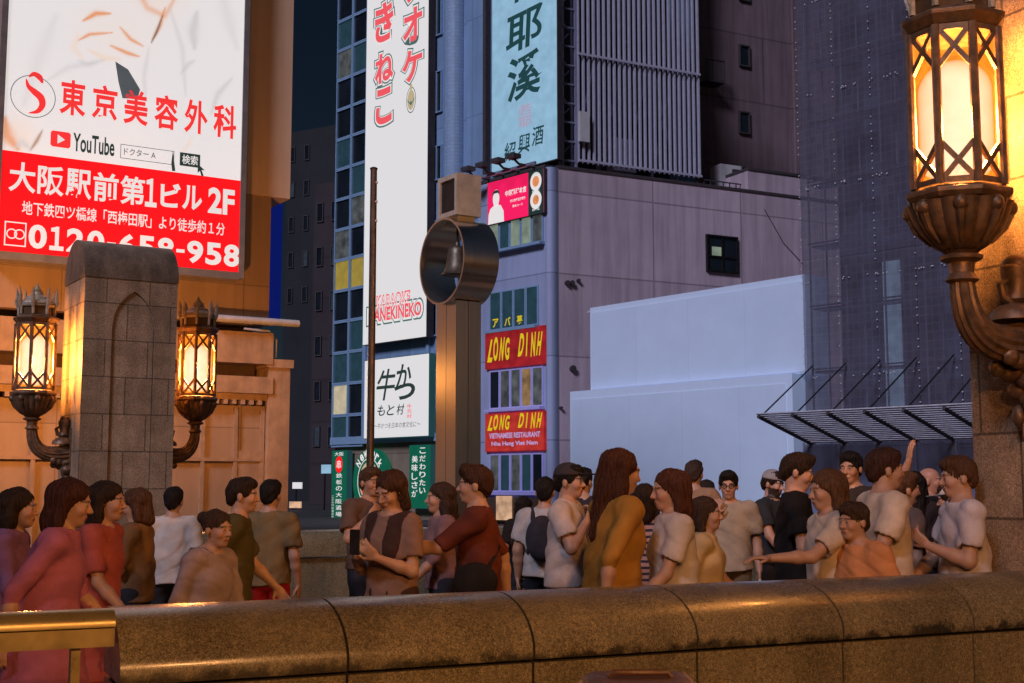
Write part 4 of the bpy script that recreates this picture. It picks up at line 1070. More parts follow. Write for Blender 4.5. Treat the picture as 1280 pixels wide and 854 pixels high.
def pillar(F, W, D, zt, label, dv, blocks):
    """F: front face, s 0..W, depth D behind it; niche with pointed arch in the front"""
    t = thing("stone_pillar", F.P(W / 2, 0, -D / 2), label, "pillar")
    a, b = W * .30, W * .76; zn = zt - .17; rec = -.03
    m = MB()
    m.fbox(F, 0, a, 0, zt - .004, -D, 0); m.fbox(F, b, W, 0, zt - .004, -D, 0)
    m.fbox(F, a, b, 0, zt - .004, -D, -.10)
    # spandrels of the pointed arch
    n = 10; w = b - a; h = .52; arc = []
    for k in range(n + 1):
        x = k / n; arc.append((a + w * .5 * x, zn - h + h * math.sqrt(max(0, 1 - (1 - x / 2) ** 2)) / .866))
    def sp(pts_):
        for i in range(len(pts_) - 1):
            (x0, y0), (x1, y1) = pts_[i], pts_[i + 1]
            m.poly([F.P(x0, y0, 0), F.P(x1, y1, 0), F.P(x1, zt - .004, 0), F.P(x0, zt - .004, 0)], [(x0, y0), (x1, y1), (x1, zt), (x0, zt)])
            m.poly([F.P(x0, y0, -.1), F.P(x1, y1, -.1), F.P(x1, y1, 0), F.P(x0, y0, 0)])
    sp(arc); sp([(a + b - x, y) for x, y in reversed(arc)])
    o = m.build("shaft", blocks, t); shift_uv(o, dv)
    m = MB(); m.fbox(F, a + .012, b - .012, 0, zn - h, -.099, rec)
    top = [(x, y - .012) for x, y in arc] + [(a + b - x, y - .012) for x, y in reversed(arc)][1:]
    m.poly([F.P(a + .012, zn - h, rec)] + [F.P(b - .012, zn - h, rec)] + [F.P(x, y, rec) for x, y in reversed(top)], [(a, zn - h), (b, zn - h)] + [(x, y) for x, y in reversed(top)])
    o = m.build("niche_panel", blocks, t); shift_uv(o, dv)
    arch_cap(F, -.012, W + .012, -D - .012, .012, zt, M['granite_pillar'], t)
    m = MB(); m.fbox(F, -.1, W + .1, 0, .35, -D - .1, .1); m.build("plinth", M['granite_pillar'], t, bevel=.02)
    return t

_p = at(97, HORIZON, 18.0)
FPL = Face((_p.x, _p.y), (.847, .531))
PW, PD = 1.336, 1.2
pillar(FPL, PW, PD, 4.54, "weathered granite pillar with pointed niche and arched top between two small lanterns", .06, M['granite_block'])
UR = Vector((.891, .454, 0)); WR = Vector((-.454, .891, 0))
CR = Vector((3.19, 7.80, 0))
_q = CR - WR * .5
FPR = Face((_q.x, _q.y), (.891, .454))
pillar(FPR, 1.3, 1.0, 4.95, "big granite pillar at the right edge carrying the nearest lantern", .205, M['granite_block'])

# ---- lantern, built once at the origin: axis z, bracket reaching to +x
def amber_glass():
    m, t, b = new_mat("amber_glass"); N, L = t.nodes.new, t.links.new
    tr = N("ShaderNodeBsdfTransparent"); tr.inputs[0].default_value = (1, .86, .70, 1)
    em = N("ShaderNodeEmission"); em.inputs[0].default_value = (1.0, .30, .02, 1); em.inputs[1].default_value = 1.1
    n = N("ShaderNodeTexNoise"); n.inputs["Scale"].default_value = 7; tc = N("ShaderNodeTexCoord"); L(tc.outputs["Object"], n.inputs["Vector"])
    mr = N("ShaderNodeMapRange"); mr.inputs[3].default_value = .5; mr.inputs[4].default_value = .7; L(n.outputs["Fac"], mr.inputs[0])
    mx = N("ShaderNodeMixShader"); L(mr.outputs[0], mx.inputs[0]); L(tr.outputs[0], mx.inputs[1]); L(em.outputs[0], mx.inputs[2]); L(mx.outputs[0], t.nodes["Material Output"].inputs["Surface"]); return m
def frosted_globe():
    m, t, b = new_mat("glowing_globe"); N, L = t.nodes.new, t.links.new
    tr = N("ShaderNodeBsdfTransparent"); em = N("ShaderNodeEmission"); em.inputs[0].default_value = (1.0, .97, .93, 1); em.inputs[1].default_value = 3.0
    lw = N("ShaderNodeLayerWeight"); lw.inputs[0].default_value = .5; mr = N("ShaderNodeMapRange"); mr.inputs[3].default_value = .5; mr.inputs[4].default_value = .0
    L(lw.outputs["Facing"], mr.inputs[0])
    mx = N("ShaderNodeMixShader"); L(mr.outputs[0], mx.inputs[0]); L(tr.outputs[0], mx.inputs[1]); L(em.outputs[0], mx.inputs[2]); L(mx.outputs[0], t.nodes["Material Output"].inputs["Surface"]); return m

def make_lantern():
    t = thing("wall_lantern", (0, 0, 0), "lantern", "lantern")
    a0 = rad(22.5); R = .272
    def ngon(r, z): return [Vector((r * math.cos(a0 + k * math.pi / 4), r * math.sin(a0 + k * math.pi / 4), z)) for k in range(8)]
    glass, br, vd = amber_glass(), M['bronze'], M['verdigris']
    H = .955
    m = MB()
    A, B_ = ngon(R, .0), ngon(R, H)
    def bar(p, q, w, d, k):
        # flat bar on side k between p and q
        mid = (A[k] + A[(k + 1) % 8]) / 2; nrm = Vector((mid.x, mid.y, 0)).normalized()
        t_ = (q - p).normalized(); e = t_.cross(nrm).normalized() * w / 2; g = nrm * d
        c = [p - e - g, p + e - g, p + e + g * .3, p - e + g * .3, q - e - g, q + e - g, q + e + g * .3, q - e + g * .3]
        m.hexa(c)
    for k in range(8):
        k2 = (k + 1) % 8
        m.tube([A[k], B_[k]], .026, 8)
        p = lambda f, z: A[k] + (A[k2] - A[k]) * f + Vector((0, 0, z))
        bar(p(.04, .70), p(.96, .945), .030, .018, k); bar(p(.96, .70), p(.04, .945), .030, .016, k)
        bar(p(.04, .02), p(.96, .25), .030, .018, k); bar(p(.96, .02), p(.04, .25), .030, .016, k)
        bar(p(.04, .02), p(.96, .02), .034, .02, k); bar(p(.04, .94), p(.96, .94), .034, .02, k)
    m.build("frame", br, t)
    inner = ngon(R - .03, 0)
    for k in range(8):
        k2 = (k + 1) % 8; m = MB(); up0, up1 = Vector((0, 0, .02)), Vector((0, 0, H - .02)); s = .975
        a, b = inner[k], inner[k2]; 
        m.poly([a + up0, b + up0, b + up1, a + up1]); m.build("pane", glass, t)
    m = MB(); r = .215; pr = [(.04, .06)] + [(r * math.sin(math.pi / 2 * k / 6), .06 + .1 * (1 - math.cos(math.pi / 2 * k / 6))) for k in range(1, 7)] + [(r, .6)] + [(r * math.cos(math.pi / 2 * k / 8), .6 + .2 * math.sin(math.pi / 2 * k / 8)) for k in range(1, 9)]
    m.lathe(pr, (0, 0, 0), 32, cap=False); m.build("globe", frosted_globe(), t, smooth=True)
    # collars and roof
    def oct_lathe(name, prof, mat): m = MB(); m.lathe(prof, (0, 0, 0), 8, a0=a0); return m.build(name, mat, t, bevel=.006)
    oct_lathe("upper_collar", [(.24, H + .003), (.275, H + .006), (.318, H + .06), (.322, H + .085), (.27, H + .105), (.255, H + .12), (.22, H + .125)], br)
    oct_lathe("lower_collar", [(.20, -.09), (.30, -.085), (.325, -.055), (.325, -.03), (.29, -.012), (.24, -.003)], br)
    m = MB(); C0, C1 = ngon(.245, H + .125), ngon(.245, H + .24)
    for k in range(8):
        m.tube([C0[k], C1[k]], .022, 6)
    m.lathe([(.25, H + .235), (.262, H + .25), (.262, H + .268), (.2, H + .275)], (0, 0, 0), 8, a0=a0); m.build("clerestory", vd, t)
    dark = pmat('smoked_glass', (.10, .06, .03), .2, spec=.4)
    m = MB(); I0, I1 = ngon(.225, H + .125), ngon(.225, H + .236)
    for k in range(8): m.poly([I0[k], I0[(k + 1) % 8], I1[(k + 1) % 8], I1[k]])
    m.build("clerestory_glass", dark, t)
    m = MB(); z = H + .275
    m.lathe([(.255, z), (.25, z + .03), (.2, z + .06), (.16, z + .085), (.15, z + .11), (.09, z + .14), (.075, z + .18), (.085, z + .2), (.05, z + .205), (.055, z + .22), (.03, z + .25), (.006, z + .31)], (0, 0, 0), 16)
    m.build("roof_finial", vd, t, smooth=True)
    for k in range(8):
        a = a0 + k * math.pi / 4; e = Vector((math.cos(a), math.sin(a), 0)); m = MB()
        m.tube([e * .25 + Vector((0, 0, H + .2)), e * .275 + Vector((0, 0, H + .30)), e * .265 + Vector((0, 0, H + .40)), e * .285 + Vector((0, 0, H + .52))], [.020, .030, .022, .003], 8, squash=.6)
        m.build("spike", vd, t, smooth=True)
    # bowl, neck, bracket
    m = MB(); m.lathe([(.10, -.37), (.15, -.34), (.22, -.27), (.26, -.20), (.285, -.13), (.30, -.092)], (0, 0, 0), 64, 16, .10); m.build("bowl", br, t, smooth=True)
    for k in range(8):
        a = k * math.pi / 4; e = Vector((math.cos(a), math.sin(a), 0)); m = MB()
        m.ball(e * .285 + Vector((0, 0, -.125)), (.045, .045, .05), 10, 6); m.tube([e * .285 + Vector((0, 0, -.15)), e * .25 + Vector((0, 0, -.24)), e * .17 + Vector((0, 0, -.33))], [.03, .022, .008], 6)
        m.build("leaf_ornament", br, t, smooth=True)
    m = MB(); m.lathe([(.075, -.56), (.10, -.545), (.085, -.52), (.07, -.50), (.075, -.44), (.12, -.42), (.125, -.40), (.09, -.385), (.11, -.372)], (0, 0, 0), 24); m.build("neck", br, t, smooth=True)
    m = MB(); path = []
    for k in range(15):
        w = k / 14
        p0, p1, p2, p3 = Vector((0, 0, -.52)), Vector((0, 0, -.82)), Vector((.14, 0, -.98)), Vector((.56, 0, -.87))
        path.append(p0 * (1 - w) ** 3 + p1 * 3 * w * (1 - w) ** 2 + p2 * 3 * w * w * (1 - w) + p3 * w ** 3)
    m.tube(path, [.066 + .055 * (k / 14) for k in range(15)], 28, flute=.06); m.build("bracket_arm", br, t, smooth=True)
    m = MB(); m.box(.50, .575, -.17, .17, -1.12, -.53)
    for k in range(9):
        f = k / 8; m.ball((.50 - .02 * math.sin(f * 9), .06 * math.sin(k * 2.4), -1.02 - .42 * f), (.10 * (1.15 - f), .12 * (1.1 - f), .07), 10, 6)
    for k in range(7):
        f = k / 6; m.ball((.30 + .035 * k, (.07 if k % 2 else -.07) * (1 - .3 * f), -.99 - .06 * f - .05 * (k % 2)), (.055, .05, .055), 8, 6)
    m.build("acanthus_mount", br, t, smooth=True)
    m = MB(); m.lathe([(.16, -.95), (.15, -.90), (.10, -.86), (.05, -.845)], (.44, 0, .19), 20)
    m.lathe([(.04, -.85), (.075, -.82), (.06, -.76), (.085, -.68), (.09, -.62), (.05, -.585), (.02, -.57)], (.45, 0, .19), 16)
    m.tube([(.42, 0, -.65), (.36, .02, -.61), (.34, .02, -.54), (.38, 0, -.51)], [.03, .03, .025, .015], 8)
    m.ball((.45, 0, -.41), (.07, .085, .06), 12, 8); m.build("scroll_finial", br, t, smooth=True)
    ld = bpy.data.lights.new("lantern_light", 'POINT'); ld.energy = LANTERN_W; ld.color = (1.0, .43, .11); ld.shadow_soft_size = .10
    lo = bpy.data.objects.new("lantern_light", ld); col.objects.link(lo); lo.parent = t; lo.location = (0, 0, .42)
    return t
LANTERN_W = 1500.0
lan = make_lantern()
def put_lantern(o, p, z, ang, label):
    o.location = (p.x, p.y, z); o.rotation_euler = (0, 0, ang); o["label"] = label; o["group"] = "bronze lanterns on the bridge pillars"
pl = CR - UR * .57
put_lantern(lan, pl, EYE + (HORIZON - 234) / FPX * pl.y, math.atan2(UR.y, UR.x), "largest bronze lattice lantern glowing amber on the pillar at the right edge")
UL = Vector((.847, .531, 0)); WL = Vector((-.531, .847, 0))
P0 = Vector((_p.x, _p.y, 0)); LZ = EYE + (HORIZON - 489) / FPX * 18.3
pa = P0 + WL * (PD / 2) - UL * .52
put_lantern(dup(lan), pa, LZ, math.atan2(UL.y, UL.x), "small glowing lantern on the niche pillar's side by the picture's left edge")
pb = P0 + UL * (PW + .52) + WL * (PD / 2)
put_lantern(dup(lan), pb, LZ, math.atan2(-UL.y, -UL.x), "small glowing lantern on the niche pillar's side towards the alley and roller awning")

# unseen pillar with two lanterns, added behind the camera for warm front light
FPC = Face((1.9, -2.6), (.891, .454))
pillar(FPC, 1.3, 1.0, 4.95, "added granite pillar behind the camera carrying two front-lighting lanterns", .205, M['granite_block'])
for s_, sg in ((1.3 + .57, -1), (-.57, 1)):
    q_ = FPC.P(s_, 0, -.5); l_ = dup(lan)
    for c_ in l_.children:
        if c_.type == 'LIGHT': c_.data = c_.data.copy(); c_.data.energy = 4600; c_.data.color = (1.0, .50, .20)
    put_lantern(l_, q_, 3.36, math.atan2(sg * UR.y, sg * UR.x), "lantern on the near pillar's " + ("street" if sg < 0 else "river") + " side behind the viewer")

def sun_blocker():  # unseen block, added behind the camera to keep the sun off the crowd
    F = Face((30, -15), (-1, 0))
    t = thing("shading_block", (0, -15, 0), "added grey brick block behind the viewer shading the crowd from the sun", "building")
    m = MB(); m.fbox(F, 0, 62, 0, 21, -12, 0); m.build("wall", pmat("grey_brick", (.22, .19, .17), .8, var=.15, scale=.5, brick=(.8, .3, .02, .6, .5)), t)
    m = MB(); m.fbox(F, -.2, 62.2, 21.004, 21.4, -12.2, .3); m.build("cornice", M['tan_trim'], t)
    rr = random.Random(11)
    for j in range(4):
        for i in range(12):
            s = 2.2 + i * 5; z = 1.2 + j * 3.7; win(t, F, s, s + 2.6, z, z + 2.2, M['room_warm'] if rr.random() < .4 else M['glass_dark'], M['frame_grey'], .004, bars=(.5,), w=.09)
sun_blocker()

# ------------------------------------------------------------------ bell post of steel
def bell_post():
    c = at(569, HORIZON, 13.0); F = Face((c.x, c.y), (.556, -.832))
    W, D = .385, .30
    zr = F.z_(560, 327); R = .455; L0, L1 = -D / 2 - .205, -D / 2 + .215
    t = thing("bell_post", F.P(-W / 2, 0, -D / 2), "tall brushed steel post holding a drum ring with a bronze bell", "bell post")
    zp = zr - R + .03
    m = MB(); m.fbox(F, -W + .012, -.012, 0, zp, -D + .012, -.012); m.build("core", M['dark_metal'], t)
    g = .004; st = M['steel']
    for a, b in ((-W, -W / 2 - g), (-W / 2 + g, 0)):
        m = MB(); m.fbox(F, a, b, 0.0, zp, -.011, 0); m.build("cover_panel", st, t)
    for a, b in ((-D, -D / 2 - g), (-D / 2 + g, -.012)):
        m = MB(); m.fbox(F, -.011, 0, 0.0, zp, a, b); m.build("cover_panel", st, t)
    m = MB(); m.fbox(F, -W, -.012, 0, zp, -D - .01, -D); m.fbox(F, -W - .01, -W, 0, zp, -D, -.0); m.build("cover_panel", st, t)
    cs = -W / 2; n = 72
    def rp(r, a, o): return F.P(cs + r * math.cos(a), zr + r * math.sin(a), o)
    m = MB(); r2 = R - .022
    for k in range(n):
        a, b = 2 * math.pi * k / n, 2 * math.pi * (k + 1) / n
        q = (a * R, b * R)
        m.poly([rp(R, a, L0), rp(R, b, L0), rp(R, b, L1), rp(R, a, L1)]); m.poly([rp(r2, b, L0), rp(r2, a, L0), rp(r2, a, L1), rp(r2, b, L1)])
        m.poly([rp(r2, a, L1), rp(R, a, L1), rp(R, b, L1), rp(r2, b, L1)]); m.poly([rp(R, a, L0), rp(r2, a, L0), rp(r2, b, L0), rp(R, b, L0)])
    o = m.build("drum_ring", st, t); bm_merge(o); o.data.polygons.foreach_set("use_smooth", [True] * len(o.data.polygons)); o.data.set_sharp_from_angle(angle=rad(35))
    zb0, zb1 = zr + R - .03, F.z_(569, 216)
    m = MB(); m.fbox(F, -W, 0, zb0 + .05, zb1, -D, -.03); w = .045
    m.fbox(F, -W, -W + w, zb0 + .05, zb1, -.029, 0); m.fbox(F, -w, 0, zb0 + .05, zb1, -.029, 0); m.fbox(F, -W + w, -w, zb0 + .05, zb0 + .1, -.029, 0); m.fbox(F, -W + w, -w, zb1 - .05, zb1, -.029, 0)
    m.fbox(F, -W + .05, -.05, zb0 - .02, zb0 + .048, -D + .05, -.05)
    m.build("lamp_box", M['steel_dull'], t, bevel=.004)
    m = MB(); m.fbox(F, -W + w + .004, -w - .004, zb0 + .104, zb1 - .054, -.028, -.022); m.build("grille", M['dark_metal'], t)
    # hanging bell
    p = F.P(cs, 0, -D / 2 + .02); zt = zr + .17
    m = MB(); m.lathe([(.165, zt - .30), (.168, zt - .285), (.145, zt - .26), (.12, zt - .20), (.108, zt - .1), (.10, zt - .03), (.08, zt), (.03, zt + .015), (.025, zt + .05)], (p.x, p.y, 0), 28); m.build("bell", M['bell'], t, smooth=True)
    m = MB(); m.tube([(p.x, p.y, zt + .05), (p.x, p.y, zr + r2 + .005)], .012, 8); m.build("hanger", M['dark_metal'], t)
    m = MB(); m.tube([(p.x, p.y, zt - .25), (p.x + .03, p.y, zt - .42)], .012, 8); m.ball((p.x + .03, p.y, zt - .43), .022); m.build("clapper", M['steel_dull'], t)
bell_post()

def slim_pole():
    p = at(462.5, 600, 11.0); zt = at(467, 212, 11.0).z
    t = thing("steel_pole", (p.x, p.y, 0), "slim dark brown pole standing in front of the white karaoke sign", "pole")
    m = MB(); m.tube([(p.x, p.y, 0), (p.x, p.y, 1.2), (p.x, p.y, zt)], [.042, .034, .029], 16); m.build("shaft", M['pole'], t, smooth=True)
    m = MB(); m.lathe([(.034, zt), (.034, zt + .012), (.02, zt + .02)], (p.x, p.y, 0), 16); m.build("cap", M['dark_metal'], t)
    for k in range(3):
        m = MB(); m.ball((p.x + .027, p.y - .01, zt - .12 - .17 * k), (.012, .012, .014)); m.build("stud", M['steel_dull'], t)
    m = MB(); m.lathe([(.05, 0.01), (.05, .12), (.043, .16)], (p.x, p.y, 0), 16); m.build("base_sleeve", M['dark_metal'], t)
slim_pole()

# ------------------------------------------------------------------ people: one smooth surface per body, grown from a field and meshed
class Field:
    def __init__(s): s.ops = []
    def cap(s, a, b, r1, r2, k=.03, sub=False): s.ops.append(('c', np.array(a, float), np.array(b, float), r1, r2, k, sub)); return s
    def ell(s, c, r, k=.03, R=None, sub=False): s.ops.append(('e', np.array(c, float), np.array(r, float), R, 0, k, sub)); return s
    def mesh(s, vox, cut=None, wave=None):
        los, his = [], []
        for o in s.ops:
            if o[6]: continue
            if o[0] == 'c': r = max(o[3], o[4]); los.append(np.minimum(o[1], o[2]) - r); his.append(np.maximum(o[1], o[2]) + r)
            else: r = o[2].max() if o[3] is not None else o[2]; los.append(o[1] - r); his.append(o[1] + r)
        lo = np.min(los, 0) - 3 * vox; hi = np.max(his, 0) + 3 * vox
        n = np.ceil((hi - lo) / vox).astype(int) + 1
        ax = [lo[i] + vox * np.arange(n[i]) for i in range(3)]
        D = np.full(n, .15, dtype=np.float32)
        for o in s.ops:
            mg = .05 + o[5]
            if o[0] == 'c': r = max(o[3], o[4]); b0, b1 = np.minimum(o[1], o[2]) - r - mg, np.maximum(o[1], o[2]) + r + mg
            else: r = o[2].max() if o[3] is not None else o[2]; b0, b1 = o[1] - r - mg, o[1] + r + mg
            i0 = np.clip(((b0 - lo) / vox).astype(int), 0, n); i1 = np.clip(((b1 - lo) / vox).astype(int) + 2, 0, n)
            if (i1 <= i0).any(): continue
            sl = tuple(slice(i0[i], i1[i]) for i in range(3))
            X, Y, Z = ax[0][sl[0]][:, None, None], ax[1][sl[1]][None, :, None], ax[2][sl[2]][None, None, :]
            if o[0] == 'c':
                a, b = o[1], o[2]; d = b - a; L2 = max(float(d @ d), 1e-9)
                t = np.clip(((X - a[0]) * d[0] + (Y - a[1]) * d[1] + (Z - a[2]) * d[2]) / L2, 0, 1)
                v = np.sqrt((X - a[0] - t * d[0]) ** 2 + (Y - a[1] - t * d[1]) ** 2 + (Z - a[2] - t * d[2]) ** 2) - (o[3] + t * (o[4] - o[3]))
            else:
                c, r, R = o[1], o[2], o[3]
                p = [X - c[0], Y - c[1], Z - c[2]]
                if R is not None: p = [sum(R[j][i] * p[j] for j in range(3)) for i in range(3)]
                k0 = np.sqrt(sum((p[i] / r[i]) ** 2 for i in range(3))); k1 = np.sqrt(sum((p[i] / r[i] ** 2) ** 2 for i in range(3)))
                v = k0 * (k0 - 1) / np.maximum(k1, 1e-6)
            k = o[5]; A = D[sl]
            if o[6]:
                h = np.clip(.5 - .5 * (A + v) / k, 0, 1); D[sl] = A * (1 - h) - v * h + k * h * (1 - h)
            else:
                h = np.clip(.5 + .5 * (A - v) / k, 0, 1); D[sl] = A * (1 - h) + v * h - k * h * (1 - h)
        G = (ax[0][:, None, None], ax[1][None, :, None], ax[2][None, None, :])
        if wave is not None: D = D + wave(*G).astype(np.float32)
        if cut is not None: D = np.maximum(D, cut(*G)).astype(np.float32)
        return nets(D, lo, vox)

def nets(D, lo, vox):
    """naive surface nets"""
    S = D < 0; n = D.shape
    c = [(0, 0, 0), (1, 0, 0), (0, 1, 0), (1, 1, 0), (0, 0, 1), (1, 0, 1), (0, 1, 1), (1, 1, 1)]
    def sub(A, o): return A[o[0]:n[0] - 1 + o[0], o[1]:n[1] - 1 + o[1], o[2]:n[2] - 1 + o[2]]
    cnt = sum(sub(S, o).astype(np.int8) for o in c)
    idx = np.argwhere((cnt > 0) & (cnt < 8))
    ids = np.full((n[0] - 1, n[1] - 1, n[2] - 1), -1, dtype=np.int64); ids[tuple(idx.T)] = np.arange(len(idx))
    vals = [D[idx[:, 0] + o[0], idx[:, 1] + o[1], idx[:, 2] + o[2]] for o in c]
    acc = np.zeros((len(idx), 3)); num = np.zeros(len(idx))
    for i in range(8):
        for j in range(i + 1, 8):
            if sum(abs(c[i][q] - c[j][q]) for q in range(3)) != 1: continue
            a, b = vals[i], vals[j]; x = (a < 0) != (b < 0); t = np.where(x, a / np.where(x, a - b, 1), 0)
            for q in range(3): acc[:, q] += np.where(x, c[i][q] + t * (c[j][q] - c[i][q]), 0)
            num += x
    V = lo + vox * (idx + acc / num[:, None])
    F = []
    for q in range(3):
        a, b = (q + 1) % 3, (q + 2) % 3
        s0 = [slice(None)] * 3; s1 = [slice(None)] * 3; s0[q] = slice(0, n[q] - 1); s1[q] = slice(1, n[q])
        x = S[tuple(s0)] != S[tuple(s1)]; e = np.argwhere(x); e = e[(e[:, a] > 0) & (e[:, b] > 0) & (e[:, a] < n[a] - 1) & (e[:, b] < n[b] - 1)]
        ea = np.zeros(3, int); ea[a] = 1; eb = np.zeros(3, int); eb[b] = 1
        g = [ids[tuple((e - w).T)] for w in (0 * ea, ea, ea + eb, eb)]
        f = np.stack(g, 1); ins = S[tuple(e.T)]; f[~ins] = f[~ins][:, ::-1]; F.append(f)
    return V, np.concatenate(F)

skin_m, _t, _b = new_mat("skin")
_a = _t.nodes.new("ShaderNodeVertexColor"); _a.layer_name = "tone"; _t.links.new(_a.outputs[0], _b.inputs["Base Color"])
_b.inputs["Roughness"].default_value = .5; _b.inputs["Subsurface Weight"].default_value = .08; _b.inputs["Subsurface Scale"].default_value = .02

def hair_mat(c):
    m, t, b = new_mat("hair"); N, L = t.nodes.new, t.links.new
    tc = N("ShaderNodeTexCoord"); mp = N("ShaderNodeMapping"); mp.inputs["Scale"].default_value = (1, 1, .10); L(tc.outputs["Object"], mp.inputs[0])
    n = N("ShaderNodeTexNoise"); n.inputs["Scale"].default_value = 150; n.inputs["Detail"].default_value = 4; L(mp.outputs[0], n.inputs["Vector"])
    r = N("ShaderNodeMapRange"); r.inputs[1].default_value = .3; r.inputs[2].default_value = .7; r.inputs[3].default_value = .45; r.inputs[4].default_value = 1.6; L(n.outputs["Fac"], r.inputs[0])
    v = N("ShaderNodeVectorMath"); v.operation = 'SCALE'; v.inputs[0].default_value = c; L(r.outputs[0], v.inputs[3]); L(v.outputs[0], b.inputs["Base Color"])
    bp = N("ShaderNodeBump"); bp.inputs["Strength"].default_value = .9; bp.inputs["Distance"].default_value = .012; L(n.outputs["Fac"], bp.inputs["Height"]); L(bp.outputs[0], b.inputs["Normal"])
    b.inputs["Roughness"].default_value = .62; b.inputs["Specular IOR Level"].default_value = .22; return m
CL = {}
def cloth(c, kind="cotton"):
    key = (c, kind)
    if key not in CL:
        if kind == "hair": CL[key] = hair_mat(c)
        elif kind == "print": CL[key] = pmat("striped_fabric", c, .85, var=.15, scale=4, brick=(40, .055, .018, .45, 0), bump=.2, bscale=260)
        elif kind == "stripes":
            m = pmat("striped_fabric", c, .9, var=.15, scale=4, bump=.5, bscale=22, spec=.15); t = m.node_tree; b = t.nodes["Principled BSDF"]; src = b.inputs["Base Color"].links[0].from_socket
            w = t.nodes.new("ShaderNodeTexWave"); w.bands_direction = 'Z'; w.inputs["Scale"].default_value = 7.5; w.inputs["Distortion"].default_value = .6; tc = t.nodes.new("ShaderNodeTexCoord"); t.links.new(tc.outputs["Object"], w.inputs["Vector"])
            gt = t.nodes.new("ShaderNodeMath"); gt.operation = 'GREATER_THAN'; gt.inputs[1].default_value = .62; t.links.new(w.outputs["Fac"], gt.inputs[0])
            mx = t.nodes.new("ShaderNodeMixRGB"); mx.inputs[2].default_value = (.05, .05, .09, 1); t.links.new(gt.outputs[0], mx.inputs[0]); t.links.new(src, mx.inputs[1]); t.links.new(mx.outputs[0], b.inputs["Base Color"]); CL[key] = m
        else: CL[key] = pmat("fabric", c, .9, var=.2, scale=4, bump=.5, bscale=22, spec=.15)
    return CL[key]

ARMS = {   # elbow, wrist, hand direction, palm normal (for the +x arm)
    'down': ((.235, .03, 1.10), (.245, -.05, .86), (0, -.15, -1), (-1, 0, 0), .5),
    'fwd': ((.225, -.10, 1.12), (.215, -.27, .95), (0, -.6, -.8), (-1, 0, 0), .6),
    'back': ((.235, .14, 1.13), (.24, .17, .88), (0, .1, -1), (-1, 0, 0), .6),
    'phone': ((.225, -.04, 1.11), (.09, -.25, 1.19), (-.35, -.6, .6), (-.5, .7, .2), .9),
    'face': ((.235, -.13, 1.14), (.10, -.185, 1.42), (-.35, .1, .9), (-.3, .9, .1), .7),
    'bag': ((.23, .03, 1.10), (.25, -.06, .86), (0, -.1, -1), (-1, 0, 0), 1.3),
    'raise': ((.31, -.10, 1.55), (.24, -.17, 1.79), (-.1, -.1, 1), (0, -1, 0), .3),
    'strap': ((.26, -.10, 1.16), (.12, -.17, 1.30), (-.6, -.1, .7), (0, 1, 0), 1.1),
    'reach': ((.24, -.20, 1.22), (.20, -.46, 1.20), (0, -1, .05), (0, 0, -1), .5),
}
def unit(v): v = np.array(v, float); return v / np.linalg.norm(v)

def hand(f, W, d, nrm, curl, side):
    d = unit(d); nrm = np.array(nrm, float); nrm = unit(nrm - d * (nrm @ d)); s = np.cross(d, nrm) * side     # s: thumb side
    R = np.stack([s, d, nrm], 1)
    f.ell(W + d * .045, (.040, .055, .016), .012, R)
    for off, ln, sc_ in ((-.030, .058, .9), (-.0105, .074, 1), (.0105, .080, 1), (.031, .072, .95)):
        b0 = W + d * .088 + s * off * .95; c1 = curl * .6
        d1 = d * math.cos(c1) + nrm * math.sin(c1) + s * off * 3.0; p1 = b0 + unit(d1) * ln * .55; c2 = curl * 1.5; d2 = d * math.cos(c2) + nrm * math.sin(c2) + s * off * 2.0
        f.cap(W + d * .05 + s * off * .8, b0, .010, .0098, .006); f.cap(b0, p1, .0096, .0088, .003); f.cap(p1, p1 + unit(d2) * ln * .5, .0088, .0072, .003)
    t0 = W + d * .02 + s * .026; t1 = t0 + unit(d * .6 + s * .75 + nrm * .25) * .045; f.cap(t0, t1, .014, .0105, .008); f.cap(t1, t1 + unit(d * .9 + s * .25 + nrm * .35) * .038, .0105, .0085, .004)

